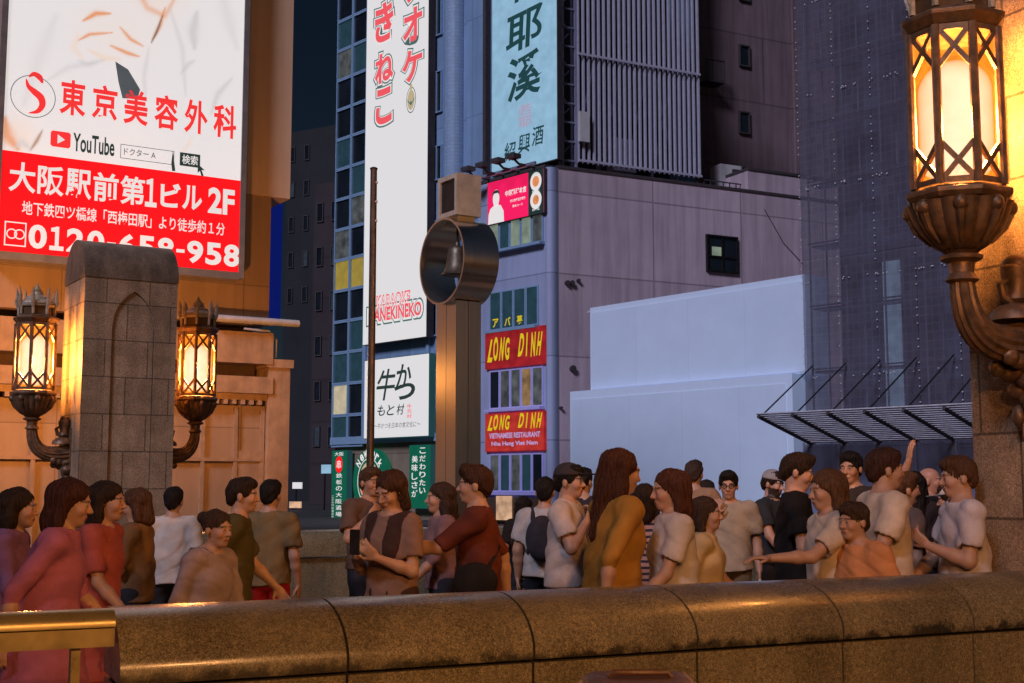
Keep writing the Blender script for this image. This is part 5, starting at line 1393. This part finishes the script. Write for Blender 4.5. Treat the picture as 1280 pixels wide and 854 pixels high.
def person(px, Y, ytop, yaw, label, shirt=(.5, .5, .5), legs=(.03, .035, .05), hair=(.02, .015, .012), style='short', female=False, arms=('down', 'down'),
           lean=0.0, nod=0.0, turn=0.0, skin=(.50, .30, .205), bottom='trousers', stride=.0, sleeve=.62, hem=.86, shirt_kind="cotton", build=1.0, glasses=False, cap=None, beard=False, over=None, shoe=(.05, .05, .05), vox=.0085):
    P = at(px, ytop, Y); H = P.z; k = H / 1.72
    sw = .92 if female else 1.0; sw *= build
    Rl = lambda p: (lambda a, q: np.array([q[0], q[1] * math.cos(a) + (q[2] - .95) * math.sin(a) * -1, .95 + q[1] * math.sin(a) + (q[2] - .95) * math.cos(a)]) if q[2] > .95 else q)(rad(lean), np.array(p, float))
    # a forward lean tips everything above the hips towards -y
    f = Field(); sh = Field(); tr = Field(); so = Field(); cuts = []
    nk = Rl((0, .012, 1.44)); hc = Rl((0, -.018, 1.595))
    a, b = rad(turn), rad(nod + lean * .4)
    Rz = np.array([[math.cos(a), -math.sin(a), 0], [math.sin(a), math.cos(a), 0], [0, 0, 1]]); Rx = np.array([[1, 0, 0], [0, math.cos(b), -math.sin(b)], [0, math.sin(b), math.cos(b)]])
    HR = Rz @ Rx; h = lambda p: hc + HR @ np.array(p, float)
    # head
    f.ell(h((0, .012, .035)), (.076, .095, .084), .03, HR); f.ell(h((0, -.026, -.036)), (.058, .066, .082), .03, HR); f.ell(h((0, -.058, -.094)), (.030, .028, .022), .03, HR)
    f.cap(h((-.038, -.082, .022)), h((.038, -.082, .022)), .012, .012, .014)
    for e in (-1, 1):
        f.ell(h((e * .031, -.106, .002)), (.020, .015, .012), .014, HR, True); f.ell(h((e * .031, -.082, .001)), (.0145, .0125, .0115), .006, HR)
        f.ell(h((e * .077, .012, -.012)), (.011, .021, .032), .008, HR); f.ell(h((e * .04, -.06, -.03)), (.022, .03, .025), .02, HR)
    f.cap(h((0, -.090, .008)), h((0, -.112, -.030)), .008, .0125, .009); f.cap(h((-.012, -.100, -.034)), h((.012, -.100, -.034)), .0085, .0085, .006)
    f.cap(h((-.017, -.088, -.062)), h((.017, -.088, -.062)), .0095, .0095, .008); f.cap(h((-.014, -.085, -.072)), h((.014, -.085, -.072)), .0095, .0095, .006)
    f.cap(nk - np.array((0, 0, .06)), h((0, .02, -.075)), .060 * (.9 if female else 1.03), .050 * (.9 if female else 1.05), .03)
    # trunk
    def trunk(F_, g):
        F_.ell(Rl((0, .0, 1.25)), (.158 * sw + g, .102 + g + (build - 1) * .06, .20), .05); F_.ell(Rl((0, .005, 1.06)), (.135 * sw + g, .095 + g + (build - 1) * .08, .20), .06)
        F_.cap(Rl((-.14 * sw, .005, 1.385)), Rl((.14 * sw, .005, 1.385)), .054 + g, .054 + g, .06); F_.ell(Rl((0, .01, 1.42)), (.09, .062 + g, .05 + g), .05)
        if female:
            for e in (-1, 1): F_.ell(Rl((e * .062, -.066, 1.245)), (.062 + g, .050 + g, .066 + g), .06)
    def pelvis(F_, g): F_.ell((0, .012, .93), ((.165 if not female else .17) * (.5 + build * .5) + g, .115 + g, .125 + g), .05)
    trunk(f, 0); pelvis(f, 0)
    # arms
    for e, key in ((1, arms[0]), (-1, arms[1])):
        el, wr, hd, nn, cu = ARMS[key]; mx = np.array((e, 1, 1.0))
        S = Rl(np.array((.185 * sw * e, .005, 1.375))); sc_ = np.array((sw, 1, 1))
        E = Rl(np.array(el) * mx * sc_); W = Rl(np.array(wr) * mx)
        u_ = E - S; E = S + u_ / np.linalg.norm(u_) * .285; u_ = W - E; W = E + u_ / np.linalg.norm(u_) * .255
        g = .92 if female else 1.04
        f.cap(S, E, .052 * g, .040 * g, .03); f.cap(E, E + (W - E) * .35, .041 * g, .041 * g, .02); f.cap(E + (W - E) * .35, W, .041 * g, .026 * g, .02)
        hand(f, W, np.array(hd) * mx, np.array(nn) * mx, cu, e)
        SE = S + (E - S) * min(sleeve, 1.0); r_end = .062 if sleeve < .9 else .050
        sh.cap(S, SE, .070 * g, (.078 if sleeve < .9 else .056) * g, .03)
        if sleeve < 1: dA = (E - S) / np.linalg.norm(E - S); cuts.append((SE + dA * .082, .082))
        if sleeve > 1: sh.cap(E, E + (W - E) * min(sleeve - 1, .95), .052 * g, .040 * g, .02)
    # legs
    for e in (-1, 1):
        st = stride * e; hp = np.array((e * .092, .01, .90)); kn = np.array((e * .10, -.02 - st * .42 - abs(st) * .06, .50)); an = np.array((e * .10, .03 - st * .85 , .09 + max(-st, 0) * .22))
        f.cap(hp, kn, .086, .056, .04); f.cap(kn, kn + (an - kn) * .35, .056, .057, .03); f.cap(kn + (an - kn) * .35, an, .057, .036, .03)
        toe = an + np.array((e * .02, -.16, -.055)); f.cap(an + np.array((0, .03, -.045)), toe, .036, .028, .02)
        so.cap(an + np.array((0, .035, -.045)), toe + np.array((0, -.015, 0)), .045, .036, .02)
        if bottom in ('trousers', 'shorts'):
            tr.cap(hp, kn, .098, .074, .04); 
            if bottom == 'trousers': tr.cap(kn, an + np.array((0, 0, .02)), .074, .060, .03)
        else:
            tr.cap((e * .07, .01, .93), (e * .09, .0, .42), .13, .15, .06)
    pelvis(tr, .004)
    V, Q = f.mesh(vox)
    # tone: eyes, brows, lips
    lc = (V - hc) @ HR; T = np.tile(np.array(skin), (len(V), 1)); rs = np.random.default_rng(int(px * 7 + Y * 13))
    T *= (1 + .05 * np.sin(V[:, :1] * 60) * np.sin(V[:, 2:] * 47))
    face_ = lc[:, 1] < -.05
    blush = np.exp(-(((np.abs(lc[:, 0]) - .042) / .02) ** 2 + ((lc[:, 2] + .028) / .02) ** 2)) * face_; T *= 1 - blush[:, None] * np.array((0, .18, .16))
    for e in (-1, 1):
        eye = face_ & (((lc[:, 0] - e * .031) / .0125) ** 2 + ((lc[:, 2] - .001) / .0060) ** 2 < 1) & (lc[:, 1] < -.075); T[eye] = (.26, .22, .20)
        iris = face_ & (((lc[:, 0] - e * .031) / .0062) ** 2 + ((lc[:, 2] - .001) / .0058) ** 2 < 1) & (lc[:, 1] < -.075); T[iris] = (.02, .012, .01)
        brow = face_ & (np.abs(lc[:, 0] - e * .033) < .021) & (np.abs(lc[:, 2] - .0235 + np.abs(lc[:, 0] - e * .030) * .12) < .0055); T[brow] = np.array(hair) * 1.3 + .01
    lip = face_ & (np.abs(lc[:, 0]) < .023) & (np.abs(lc[:, 2] + .067) < .0095 - np.abs(lc[:, 0]) * .18); T[lip] = (.33, .11, .09)
    if beard:
        bd = (lc[:, 2] < -.035) & (lc[:, 2] > -.13) & (lc[:, 1] < .01) & ~lip & ((lc[:, 2] < -.05) | (np.abs(lc[:, 0]) > .03)) & (np.linalg.norm(lc, axis=1) < .16); T[bd] = np.array((.045, .03, .022))
    if style in ('short', 'long', 'bob') and not cap:
        sc2 = (lc[:, 2] > .05) & (lc[:, 1] > -.05); T[sc2] = np.array(hair)
    loc = Vector((P.x, P.y, .004)); rz = rad(yaw)
    body = bpy.data.objects.new("person", quads("person", V * k, Q, skin_m, T)); body.location = loc; body.rotation_euler = (0, 0, rz); col.objects.link(body)
    tag(body, label, "person", "people crossing the bridge")
    def child(name, VF, mat):
        o = bpy.data.objects.new(name, quads(name, VF[0] * k, VF[1], mat)); col.objects.link(o); o.parent = body; return o
    # shirt
    trunk(sh, .020 + (build - 1) * .02)
    sh.ell(Rl((0, .0, 1.17)), (.168 * sw, .125 + (build - 1) * .06, .24), .06)
    if hem < .92: sh.cap(Rl((-.05, .01, 1.08)), (-.055, .008, hem - .04), .13 * sw, .15 * sw, .05); sh.cap(Rl((.05, .01, 1.08)), (.055, .008, hem - .04), .13 * sw, .15 * sw, .05)
    for cc, cr in cuts: sh.ell(cc, (cr, cr, cr), .004, None, True)
    ph = rs.uniform(0, 6, 6)
    fold = lambda X, Y_, Z: .0055 * np.sin(21 * Z + 12 * X + ph[0] + 3 * np.sin(7 * X + ph[1])) * np.sin(11 * X - 9 * Z + 8 * Y_ + ph[2]) + .006 * (1 - np.abs(np.sin(13 * X + 16 * Z + 9 * Y_ + ph[4] + 1.5 * np.sin(9 * Z + ph[5])))) ** 3 + .003 * np.sin(41 * Z + 23 * X + 17 * Y_ + ph[3])
    nc = nk + np.array((0, -.012, .035))
    def shirt_cut(X, Y_, Z):
        hemz = hem + .012 * np.sin(9 * X + ph[4]) - Z
        neck = .082 - np.sqrt((X - nc[0]) ** 2 + ((Y_ - nc[1]) * .95) ** 2 + ((Z - nc[2]) * 1.05) ** 2)
        return np.maximum(hemz, neck)
    child("dress" if hem < .7 else "shirt", sh.mesh(.011, shirt_cut, fold), cloth(shirt, shirt_kind)) if hem >= .7 else None
    if hem < .7:
        sh.cap((0, .01, .95), (0, .0, hem + .05), .15 * build, .24 * build, .08)
        child("dress", sh.mesh(.012, shirt_cut, fold), cloth(shirt, shirt_kind))
    lo_cut = {'trousers': .10, 'shorts': .52, 'skirt': .5}[bottom]
    child("trousers" if bottom == 'trousers' else bottom, tr.mesh(.013, lambda X, Y_, Z: np.maximum(Z - (1.0 if hem < .95 else hem + .05), lo_cut - Z) + 0 * X + 0 * Y_, fold), cloth(legs))
    for e in (-1, 1):
        q = Field(); q.ops = [so.ops[0 if e < 0 else 1]]
        child("shoe", q.mesh(.011, None), cloth(shoe))
    # hair
    if style != 'bald':
        hr = Field(); hr.ell(h((0, .018, .040)), (.086, .104, .092), .02, HR)
        if style == 'short': hr.ell(h((0, -.03, .085)), (.068, .07, .045), .03, HR); hr.ell(h((0, .075, -.02)), (.062, .04, .06), .03, HR)
        if style == 'quiff': hr.ell(h((0, -.045, .095)), (.065, .06, .045), .03, HR); hr.ell(h((0, .075, -.01)), (.065, .045, .07), .03, HR)
        if style in ('bob', 'long'):
            for e in (-1, 1): hr.cap(h((e * .068, .03, .03)), h((e * .078, .03, -.12)), .040, .032, .03)
            hr.cap(h((0, .07, .03)), h((0, .07, -.13)), .07, .062, .04)
        if style == 'long':
            for e in (-1, 1): hr.cap(h((e * .07, .04, -.08)), Rl((e * .09, .05, 1.27)), .042, .026, .04)
            hr.cap(h((0, .075, -.08)), Rl((0, .11, 1.24)), .075, .05, .04)
        if style == 'bun': hr.ell(h((0, .125, .06)), (.045, .045, .045), .015, HR)
        hr.ell(h((0, -.098, -.030)), (.064, .074, .088), .012, HR, True)
        for e in (-1, 1):
            if style in ('short', 'quiff', 'bun'): hr.ell(h((e * .085, -.02, -.055)), (.03, .055, .045), .01, HR, True)
        if cap: hr.cap(h((0, 0, .16)), h((0, 0, .161)), .062, .062, .01, True)
        cutz = {'short': -.075, 'quiff': -.075, 'bun': -.075}.get(style, -9)
        def hcut(X, Y_, Z):
            zl = (X - hc[0]) * HR[0][2] + (Y_ - hc[1]) * HR[1][2] + (Z - hc[2]) * HR[2][2]; an = np.arctan2(X - hc[0], Y_ - hc[1]); return cutz - zl + .014 * np.sin(17 * an + ph[0]) + .010 * np.sin(31 * an + 40 * X + ph[1])
        fr = 150 if style in ('bob', 'long') else 120
        child("hair", hr.mesh(.0055, hcut, lambda X, Y_, Z: .0022 * np.sin(34 * np.arctan2(X - hc[0], Y_ - hc[1] - .02) + 30 * Z + ph[3]) + .0018 * np.sin(57 * np.arctan2(X - hc[0], Y_ - hc[1] - .02) - 22 * Z + ph[4]) + .0020 * np.sin(fr * X + 40 * Y_ + ph[0]) * np.sin(90 * Y_ + ph[1]) + .004 * np.sin(45 * Z + 50 * X + ph[2]) * np.sin(50 * Y_ + 20 * Z)), cloth(hair, "hair"))
    if cap:
        c_ = Field(); c_.ell(h((0, .012, .050)), (.092, .108, .090), .01, HR)
        cp = c_.mesh(.008, lambda X, Y_, Z: .045 - ((X - hc[0]) * HR[0][2] + (Y_ - hc[1]) * HR[1][2] + (Z - hc[2]) * HR[2][2]))
        o = child("cap", cp, cloth(cap))
        v = Field(); v.ell(h((0, -.125, .052)), (.070, .075, .008), .01, HR); o2 = child("visor", v.mesh(.006), cloth(tuple(x * .45 for x in cap))); o2.parent = o
    if glasses:
        m = MB(); q = lambda p: Vector(h(p)) * k
        for e in (-1, 1):
            m.tube([q((e * .031 + .022 * math.cos(a_), -.104, .002 + .017 * math.sin(a_))) for a_ in [2 * math.pi * i / 12 for i in range(13)]], .0032 * k, 6)
            m.tube([q((e * .053, -.100, .006)), q((e * .076, -.03, .006)), q((e * .08, .02, .0))], .003 * k, 6)
        m.tube([q((-.009, -.106, .006)), q((.009, -.106, .006))], .003 * k, 6)
        me_o = m.build("glasses", cloth((.01, .01, .01))); me_o.location = (0, 0, 0)
        for vv in me_o.data.vertices: vv.co += ROOT[me_o]
        me_o.parent = body
    if over:      # open waistcoat, apron or the like over the shirt
        ov = Field(); trunk(ov, .030); ov.ell((0, .012, .95), (.19, .142, .14), .05)
        child(over[0], ov.mesh(.012, lambda X, Y_, Z: np.maximum(np.maximum(.90 - Z, .095 - np.sqrt((X - nc[0]) ** 2 + (Y_ - nc[1]) ** 2 + (Z - nc[2]) ** 2)), over[2] - np.abs(X) - (Y_ > 0) * 9), fold), cloth(over[1]))
    PEOPLE.append((body, k, dict(h=h, Rl=Rl)))
    return body, k, h
PEOPLE = []
def world_pt(b, k, p):
    v = Vector(p) * k; c, s = math.cos(b.rotation_euler.z), math.sin(b.rotation_euler.z)
    return b.location + Vector((v.x * c - v.y * s, v.x * s + v.y * c, v.z))

def backpack(b, k, c, label):
    f = Field(); f.ell((0, .20, 1.20), (.145, .085, .20), .03); f.ell((0, .26, 1.12), (.11, .05, .10), .03)
    for e in (-1, 1): f.cap((e * .09, .14, 1.36), (e * .10, .02, 1.455), .02, .02, .02); f.cap((e * .10, .02, 1.455), (e * .115, -.12, 1.30), .02, .02, .02); f.cap((e * .115, -.12, 1.30), (e * .14, .12, 1.08), .018, .016, .02)
    V, Q = f.mesh(.011); o = bpy.data.objects.new("backpack", quads("backpack", V * k, Q, cloth(c))); o.location = b.location; o.rotation_euler = b.rotation_euler; col.objects.link(o); tag(o, label, "backpack")
    m = MB(); return o

def shoulder_bag(b, k, c, label, side=1, z=.92):
    f = Field(); f.ell((side * .27, .02, z), (.06, .14, .12), .03)
    f.cap((side * .24, -.08, z + .08), (side * .0, -.135, 1.2), .012, .012, .01); f.cap((side * 0, -.135, 1.2), (-side * .13, -.03, 1.45), .012, .012, .01)
    f.cap((-side * .13, -.03, 1.45), (0, .14, 1.2), .012, .012, .01); f.cap((0, .14, 1.2), (side * .24, .1, z + .08), .012, .012, .01)
    V, Q = f.mesh(.010); o = bpy.data.objects.new("shoulder_bag", quads("shoulder_bag", V * k, Q, cloth(c))); o.location = b.location; o.rotation_euler = b.rotation_euler; col.objects.link(o); tag(o, label, "bag"); return o

def phone(b, k, label):
    c = world_pt(b, k, (0, -.345, 1.285)); t = thing("phone", c, label, "phone")
    yaw = b.rotation_euler.z; F = Face((c.x, c.y), (math.cos(yaw), math.sin(yaw)))
    m = MB(); m.fbox(F, -.037, .037, c.z - .075, c.z + .075, -.004, .004); m.build("case", M['dark_metal'], t, bevel=.002)
    m = MB(); m.fbox(F, -.033, .033, c.z - .070, c.z + .070, -.0062, -.0045); m.build("screen", M['room_pale'], t)

def carrier_bag(b, k, side, c, label):
    e = side; f = Field(); f.ell((e * .25, -.09, .60), (.055, .12, .13), .03); f.ell((e * .25, -.09, .52), (.06, .13, .08), .03)
    f.cap((e * .25, -.15, .69), (e * .25, -.085, .80), .014, .012, .02); f.cap((e * .25, -.03, .69), (e * .25, -.085, .80), .014, .012, .02)
    V, Q = f.mesh(.009, None, lambda X, Y_, Z: .006 * np.sin(40 * Z + 30 * Y_) * np.sin(50 * Y_ - 20 * Z)); o = bpy.data.objects.new("carrier_bag", quads("carrier_bag", V * k, Q, cloth(c))); o.location = b.location; o.rotation_euler = b.rotation_euler; col.objects.link(o); tag(o, label, "bag")

BLACK, BROWN, DKBROWN, AUBURN = (.012, .010, .009), (.05, .030, .020), (.026, .016, .011), (.085, .042, .022)
# ---- left part of the crowd
person(64, 6.5, 598, 100, "person in a loose rose pink dress walking beside the railing", (.42, .14, .24), hair=(.05, .018, .015), style='bob', female=True, arms=('fwd', 'back'), lean=8, nod=8, stride=.25, sleeve=1.4, hem=.42, build=1.13)
person(8, 7.4, 610, 95, "person in a mauve blouse at the left edge behind the rose pink dress", (.30, .15, .30), hair=DKBROWN, style='long', female=True, arms=('down', 'fwd'), lean=6, stride=.2, sleeve=1.2, build=1.08)
person(122, 7.6, 602, 85, "dark haired person in a coral red dress walking right just behind the pink one", (.40, .10, .09), hair=DKBROWN, style='bob', female=True, arms=('back', 'fwd'), lean=5, stride=.2, hem=.5, sleeve=.7)
b, k, h = person(172, 9.2, 612, -95, "person with auburn hair and brown shirt facing left before the stone pillar", (.20, .12, .06), hair=AUBURN, style='bob', female=True, arms=('phone', 'down'), nod=14, sleeve=.9)
person(217, 10.6, 610, 183, "black haired man in white tee seen from behind near the niche pillar", (.62, .60, .58), hair=BLACK, arms=('down', 'down'))
person(254, 7.4, 636, 60, "short person in a grey mauve top below the right small lantern", (.34, .27, .28), hair=BROWN, style='bun', female=True, arms=('fwd', 'down'), lean=10, sleeve=1.3)
person(293, 8.8, 598, 95, "tall person in a dark olive shirt walking right past the tan wall", (.085, .075, .03), hair=DKBROWN, arms=('fwd', 'back'), stride=.25, lean=4, sleeve=.7)
person(338, 10.2, 601, 168, "man in a khaki olive tee and red shorts seen from behind", (.20, .15, .075), legs=(.42, .02, .02), hair=BLACK, arms=('bag', 'down'), bottom='shorts')
person(462, 11.0, 585, 40, "brown haired person directly under the slim pole behind a woman with phone", (.14, .085, .06), hair=AUBURN, style='short', arms=('down', 'strap'), skin=(.5, .27, .16))
b, k, h = person(490, 8.0, 590, -35, "woman with brown bob and taupe blouse holding a phone low", (.27, .17, .135), hair=(.06, .028, .016), style='bob', female=True, arms=('phone', 'phone'), nod=22, over=("waistcoat", (.06, .035, .03), .05), legs=(.02, .02, .02))
phone(b, k, "dark phone in the hands of woman with brown bob")
person(552, 9.8, 604, -75, "person in a dusty mauve shirt passing left behind the bell post's foot", (.26, .15, .15), hair=BROWN, style='long', female=True, arms=('fwd', 'back'), stride=.2, sleeve=1.3)
b, k, h = person(597, 8.3, 583, -95, "dark haired person in maroon shirt walking left in front of bell post", (.13, .035, .025), hair=(.05, .022, .014), style='quiff', arms=('reach', 'back'), stride=.25, sleeve=.9)
shoulder_bag(b, k, (.02, .018, .018), "black shoulder bag worn by the person in a maroon shirt", 1, 1.0)
person(654, 13.0, 621, 185, "black haired person in black seen from behind under the lower red sign", (.02, .018, .018), hair=BLACK, style='bob', female=True, arms=('down', 'down'))
b, k, h = person(681, 10.8, 598, 172, "man in light grey tee with a dark backpack walking away", (.50, .49, .48), hair=BLACK, arms=('down', 'fwd'), stride=.2)
backpack(b, k, (.035, .035, .045), "dark backpack on the man in light grey tee")
person(709, 9.4, 581, 70, "person in a dark cap and light tee beside the man with a backpack", (.56, .50, .48), hair=BLACK, cap=(.05, .045, .05), arms=('down', 'strap'))
person(728, 12.2, 586, 150, "man with short black hair half hidden behind big brown hair", (.04, .035, .04), hair=BLACK, arms=('down', 'down'))
# ---- centre and right
person(764, 7.5, 562, 112, "tall woman with long brown hair and mustard yellow blouse", (.42, .22, .045), hair=(.06, .022, .012), style='long', female=True, arms=('fwd', 'back'), stride=.2, sleeve=1.25, build=1.09, lean=4, nod=6)
person(806, 9.0, 606, 176, "person in a striped pinkish tee seen from behind right of the yellow blouse", (.52, .34, .31), shirt_kind="stripes", hair=DKBROWN, style='bob', female=True, arms=('down', 'down'))
person(840, 7.6, 588, -82, "auburn haired woman in pale white tee facing left", (.66, .60, .56), hair=(.08, .030, .018), style='bob', female=True, arms=('fwd', 'down'), nod=5, build=1.05)
person(867, 13.0, 577, 160, "tall brown haired person in tan shirt far back against the blank billboard", (.36, .22, .13), hair=BROWN, style='quiff', arms=('down', 'down'))
person(884, 14.5, 601, -160, "distant person in brown tee left of the bespectacled man", (.22, .12, .08), hair=DKBROWN, arms=('down', 'down'))
person(880, 8.4, 622, 75, "short person in a cream yellow tee walking right", (.62, .47, .25), hair=BROWN, style='bob', female=True, arms=('fwd', 'back'), stride=.2)
b, k, h = person(910, 11.3, 590, -6, "man with glasses and beige shirt holding a hand to his face", (.42, .36, .27), hair=BLACK, style='quiff', arms=('bag', 'face'), glasses=True, turn=-6, nod=4, legs=(.16, .12, .07), build=1.05)
carrier_bag(b, k, 1, (.62, .60, .54), "crumpled white carrier bag in the bespectacled man's hand")
person(964, 12.3, 589, 48, "bearded man in pale grey cap and charcoal tee", (.035, .04, .045), cap=(.34, .33, .34), beard=True, hair=DKBROWN, arms=('down', 'fwd'), nod=10, skin=(.52, .31, .22))
b, k, h = person(993, 9.2, 568, 78, "tall dark haired man in black tee looking at his phone", (.016, .016, .018), hair=DKBROWN, style='quiff', arms=('phone', 'phone'), nod=12, skin=(.55, .33, .24))
phone(b, k, "dark phone held by tall man in black tee")
person(1036, 7.7, 588, -80, "person with light auburn hair in cream tee facing left", (.68, .58, .48), hair=(.11, .058, .03), style='bob', female=True, arms=('reach', 'down'), nod=6)
person(1064, 10.8, 566, -38, "man with cropped black hair and dark tee turning his face left", (.05, .04, .035), hair=BLACK, arms=('down', 'down'), nod=3, skin=(.50, .29, .19))
person(1102, 8.2, 562, 98, "broad man in a cream white tee walking right under the canopy", (.66, .55, .44), hair=(.05, .022, .014), arms=('fwd', 'back'), stride=.25, build=1.10)
b, k, h = person(1078, 7.5, 628, -60, "short person in an orange peach tee at the granite coping", (.70, .32, .14), hair=BROWN, style='short', arms=('down', 'fwd'), lean=6, build=1.08)
person(1128, 9.4, 592, 100, "person in dark grey shirt raising one hand beside the broad man", (.16, .12, .11), hair=AUBURN, style='quiff', arms=('raise', 'down'))
person(1142, 11.4, 590, 178, "woman with long black hair in dark top seen from behind below canopy", (.03, .025, .03), hair=BLACK, style='long', female=True, arms=('down', 'down'))
person(1160, 12.2, 585, 62, "bald man in a black shirt facing right below the canopy", (.02, .02, .022), style='bald', arms=('down', 'down'), skin=(.50, .27, .19))
person(1190, 10.2, 607, -120, "person in a white cap and lilac tee beside the right stone pillar", (.40, .30, .36), cap=(.66, .64, .62), hair=DKBROWN, arms=('phone', 'down'), nod=8)
person(1200, 8.1, 572, -92, "person in a pale whitish tee stepping out from behind right pillar", (.64, .58, .60), hair=AUBURN, style='short', arms=('phone', 'fwd'), nod=5)

# ---- brown bag standing at the foot of the picture
def travel_bag():
    Y = 3.7; p = at(806, 850, Y); z = at(806, 849, Y).z
    t = thing("travel_bag", (p.x, p.y, 0), "brown leather trunk top just showing below the parapet at the bottom edge", "bag")
    L = .375; zt = z - .012; m = MB(); r = .07; pr = []
    for cx, cz, a0 in ((L / 2 - r, zt - r, 0), (-L / 2 + r, zt - r, 90), (-L / 2 + r, .07, 180), (L / 2 - r, .07, 270)):
        for i in range(7): a = rad(a0 + 15 * i); pr.append((p.x + cx + r * math.cos(a), cz + r * math.sin(a)))
    y0, y1 = p.y - .0, p.y + .24
    for i in range(len(pr)):
        (a, b_), (c, d) = pr[i], pr[(i + 1) % len(pr)]; m.poly([(a, y0, b_), (a, y1, b_), (c, y1, d), (c, y0, d)])
    m.poly([(a, y0, b_) for a, b_ in pr]); m.poly([(a, y1, b_) for a, b_ in reversed(pr)])
    lm = pmat("brown_leather", (.09, .04, .028), .5, var=.25, scale=6, bump=.2); o = m.build("shell", lm, t, smooth=True)
    m = MB(); m.tube([(p.x - .09, p.y + .12, zt - .002), (p.x - .08, p.y + .12, zt + .012), (p.x + .08, p.y + .12, zt + .012), (p.x + .09, p.y + .12, zt - .002)], .010, 8); m.build("handle", lm, t, smooth=True)
    for s in (-1, 1):
        for yy in (.04, .20):
            m = MB(); m.lathe([(.028, 0.006), (.028, .04)], (p.x + s * .13, p.y + yy, 0), 12); m.build("wheel", M['dark_metal'], t)
travel_bag()
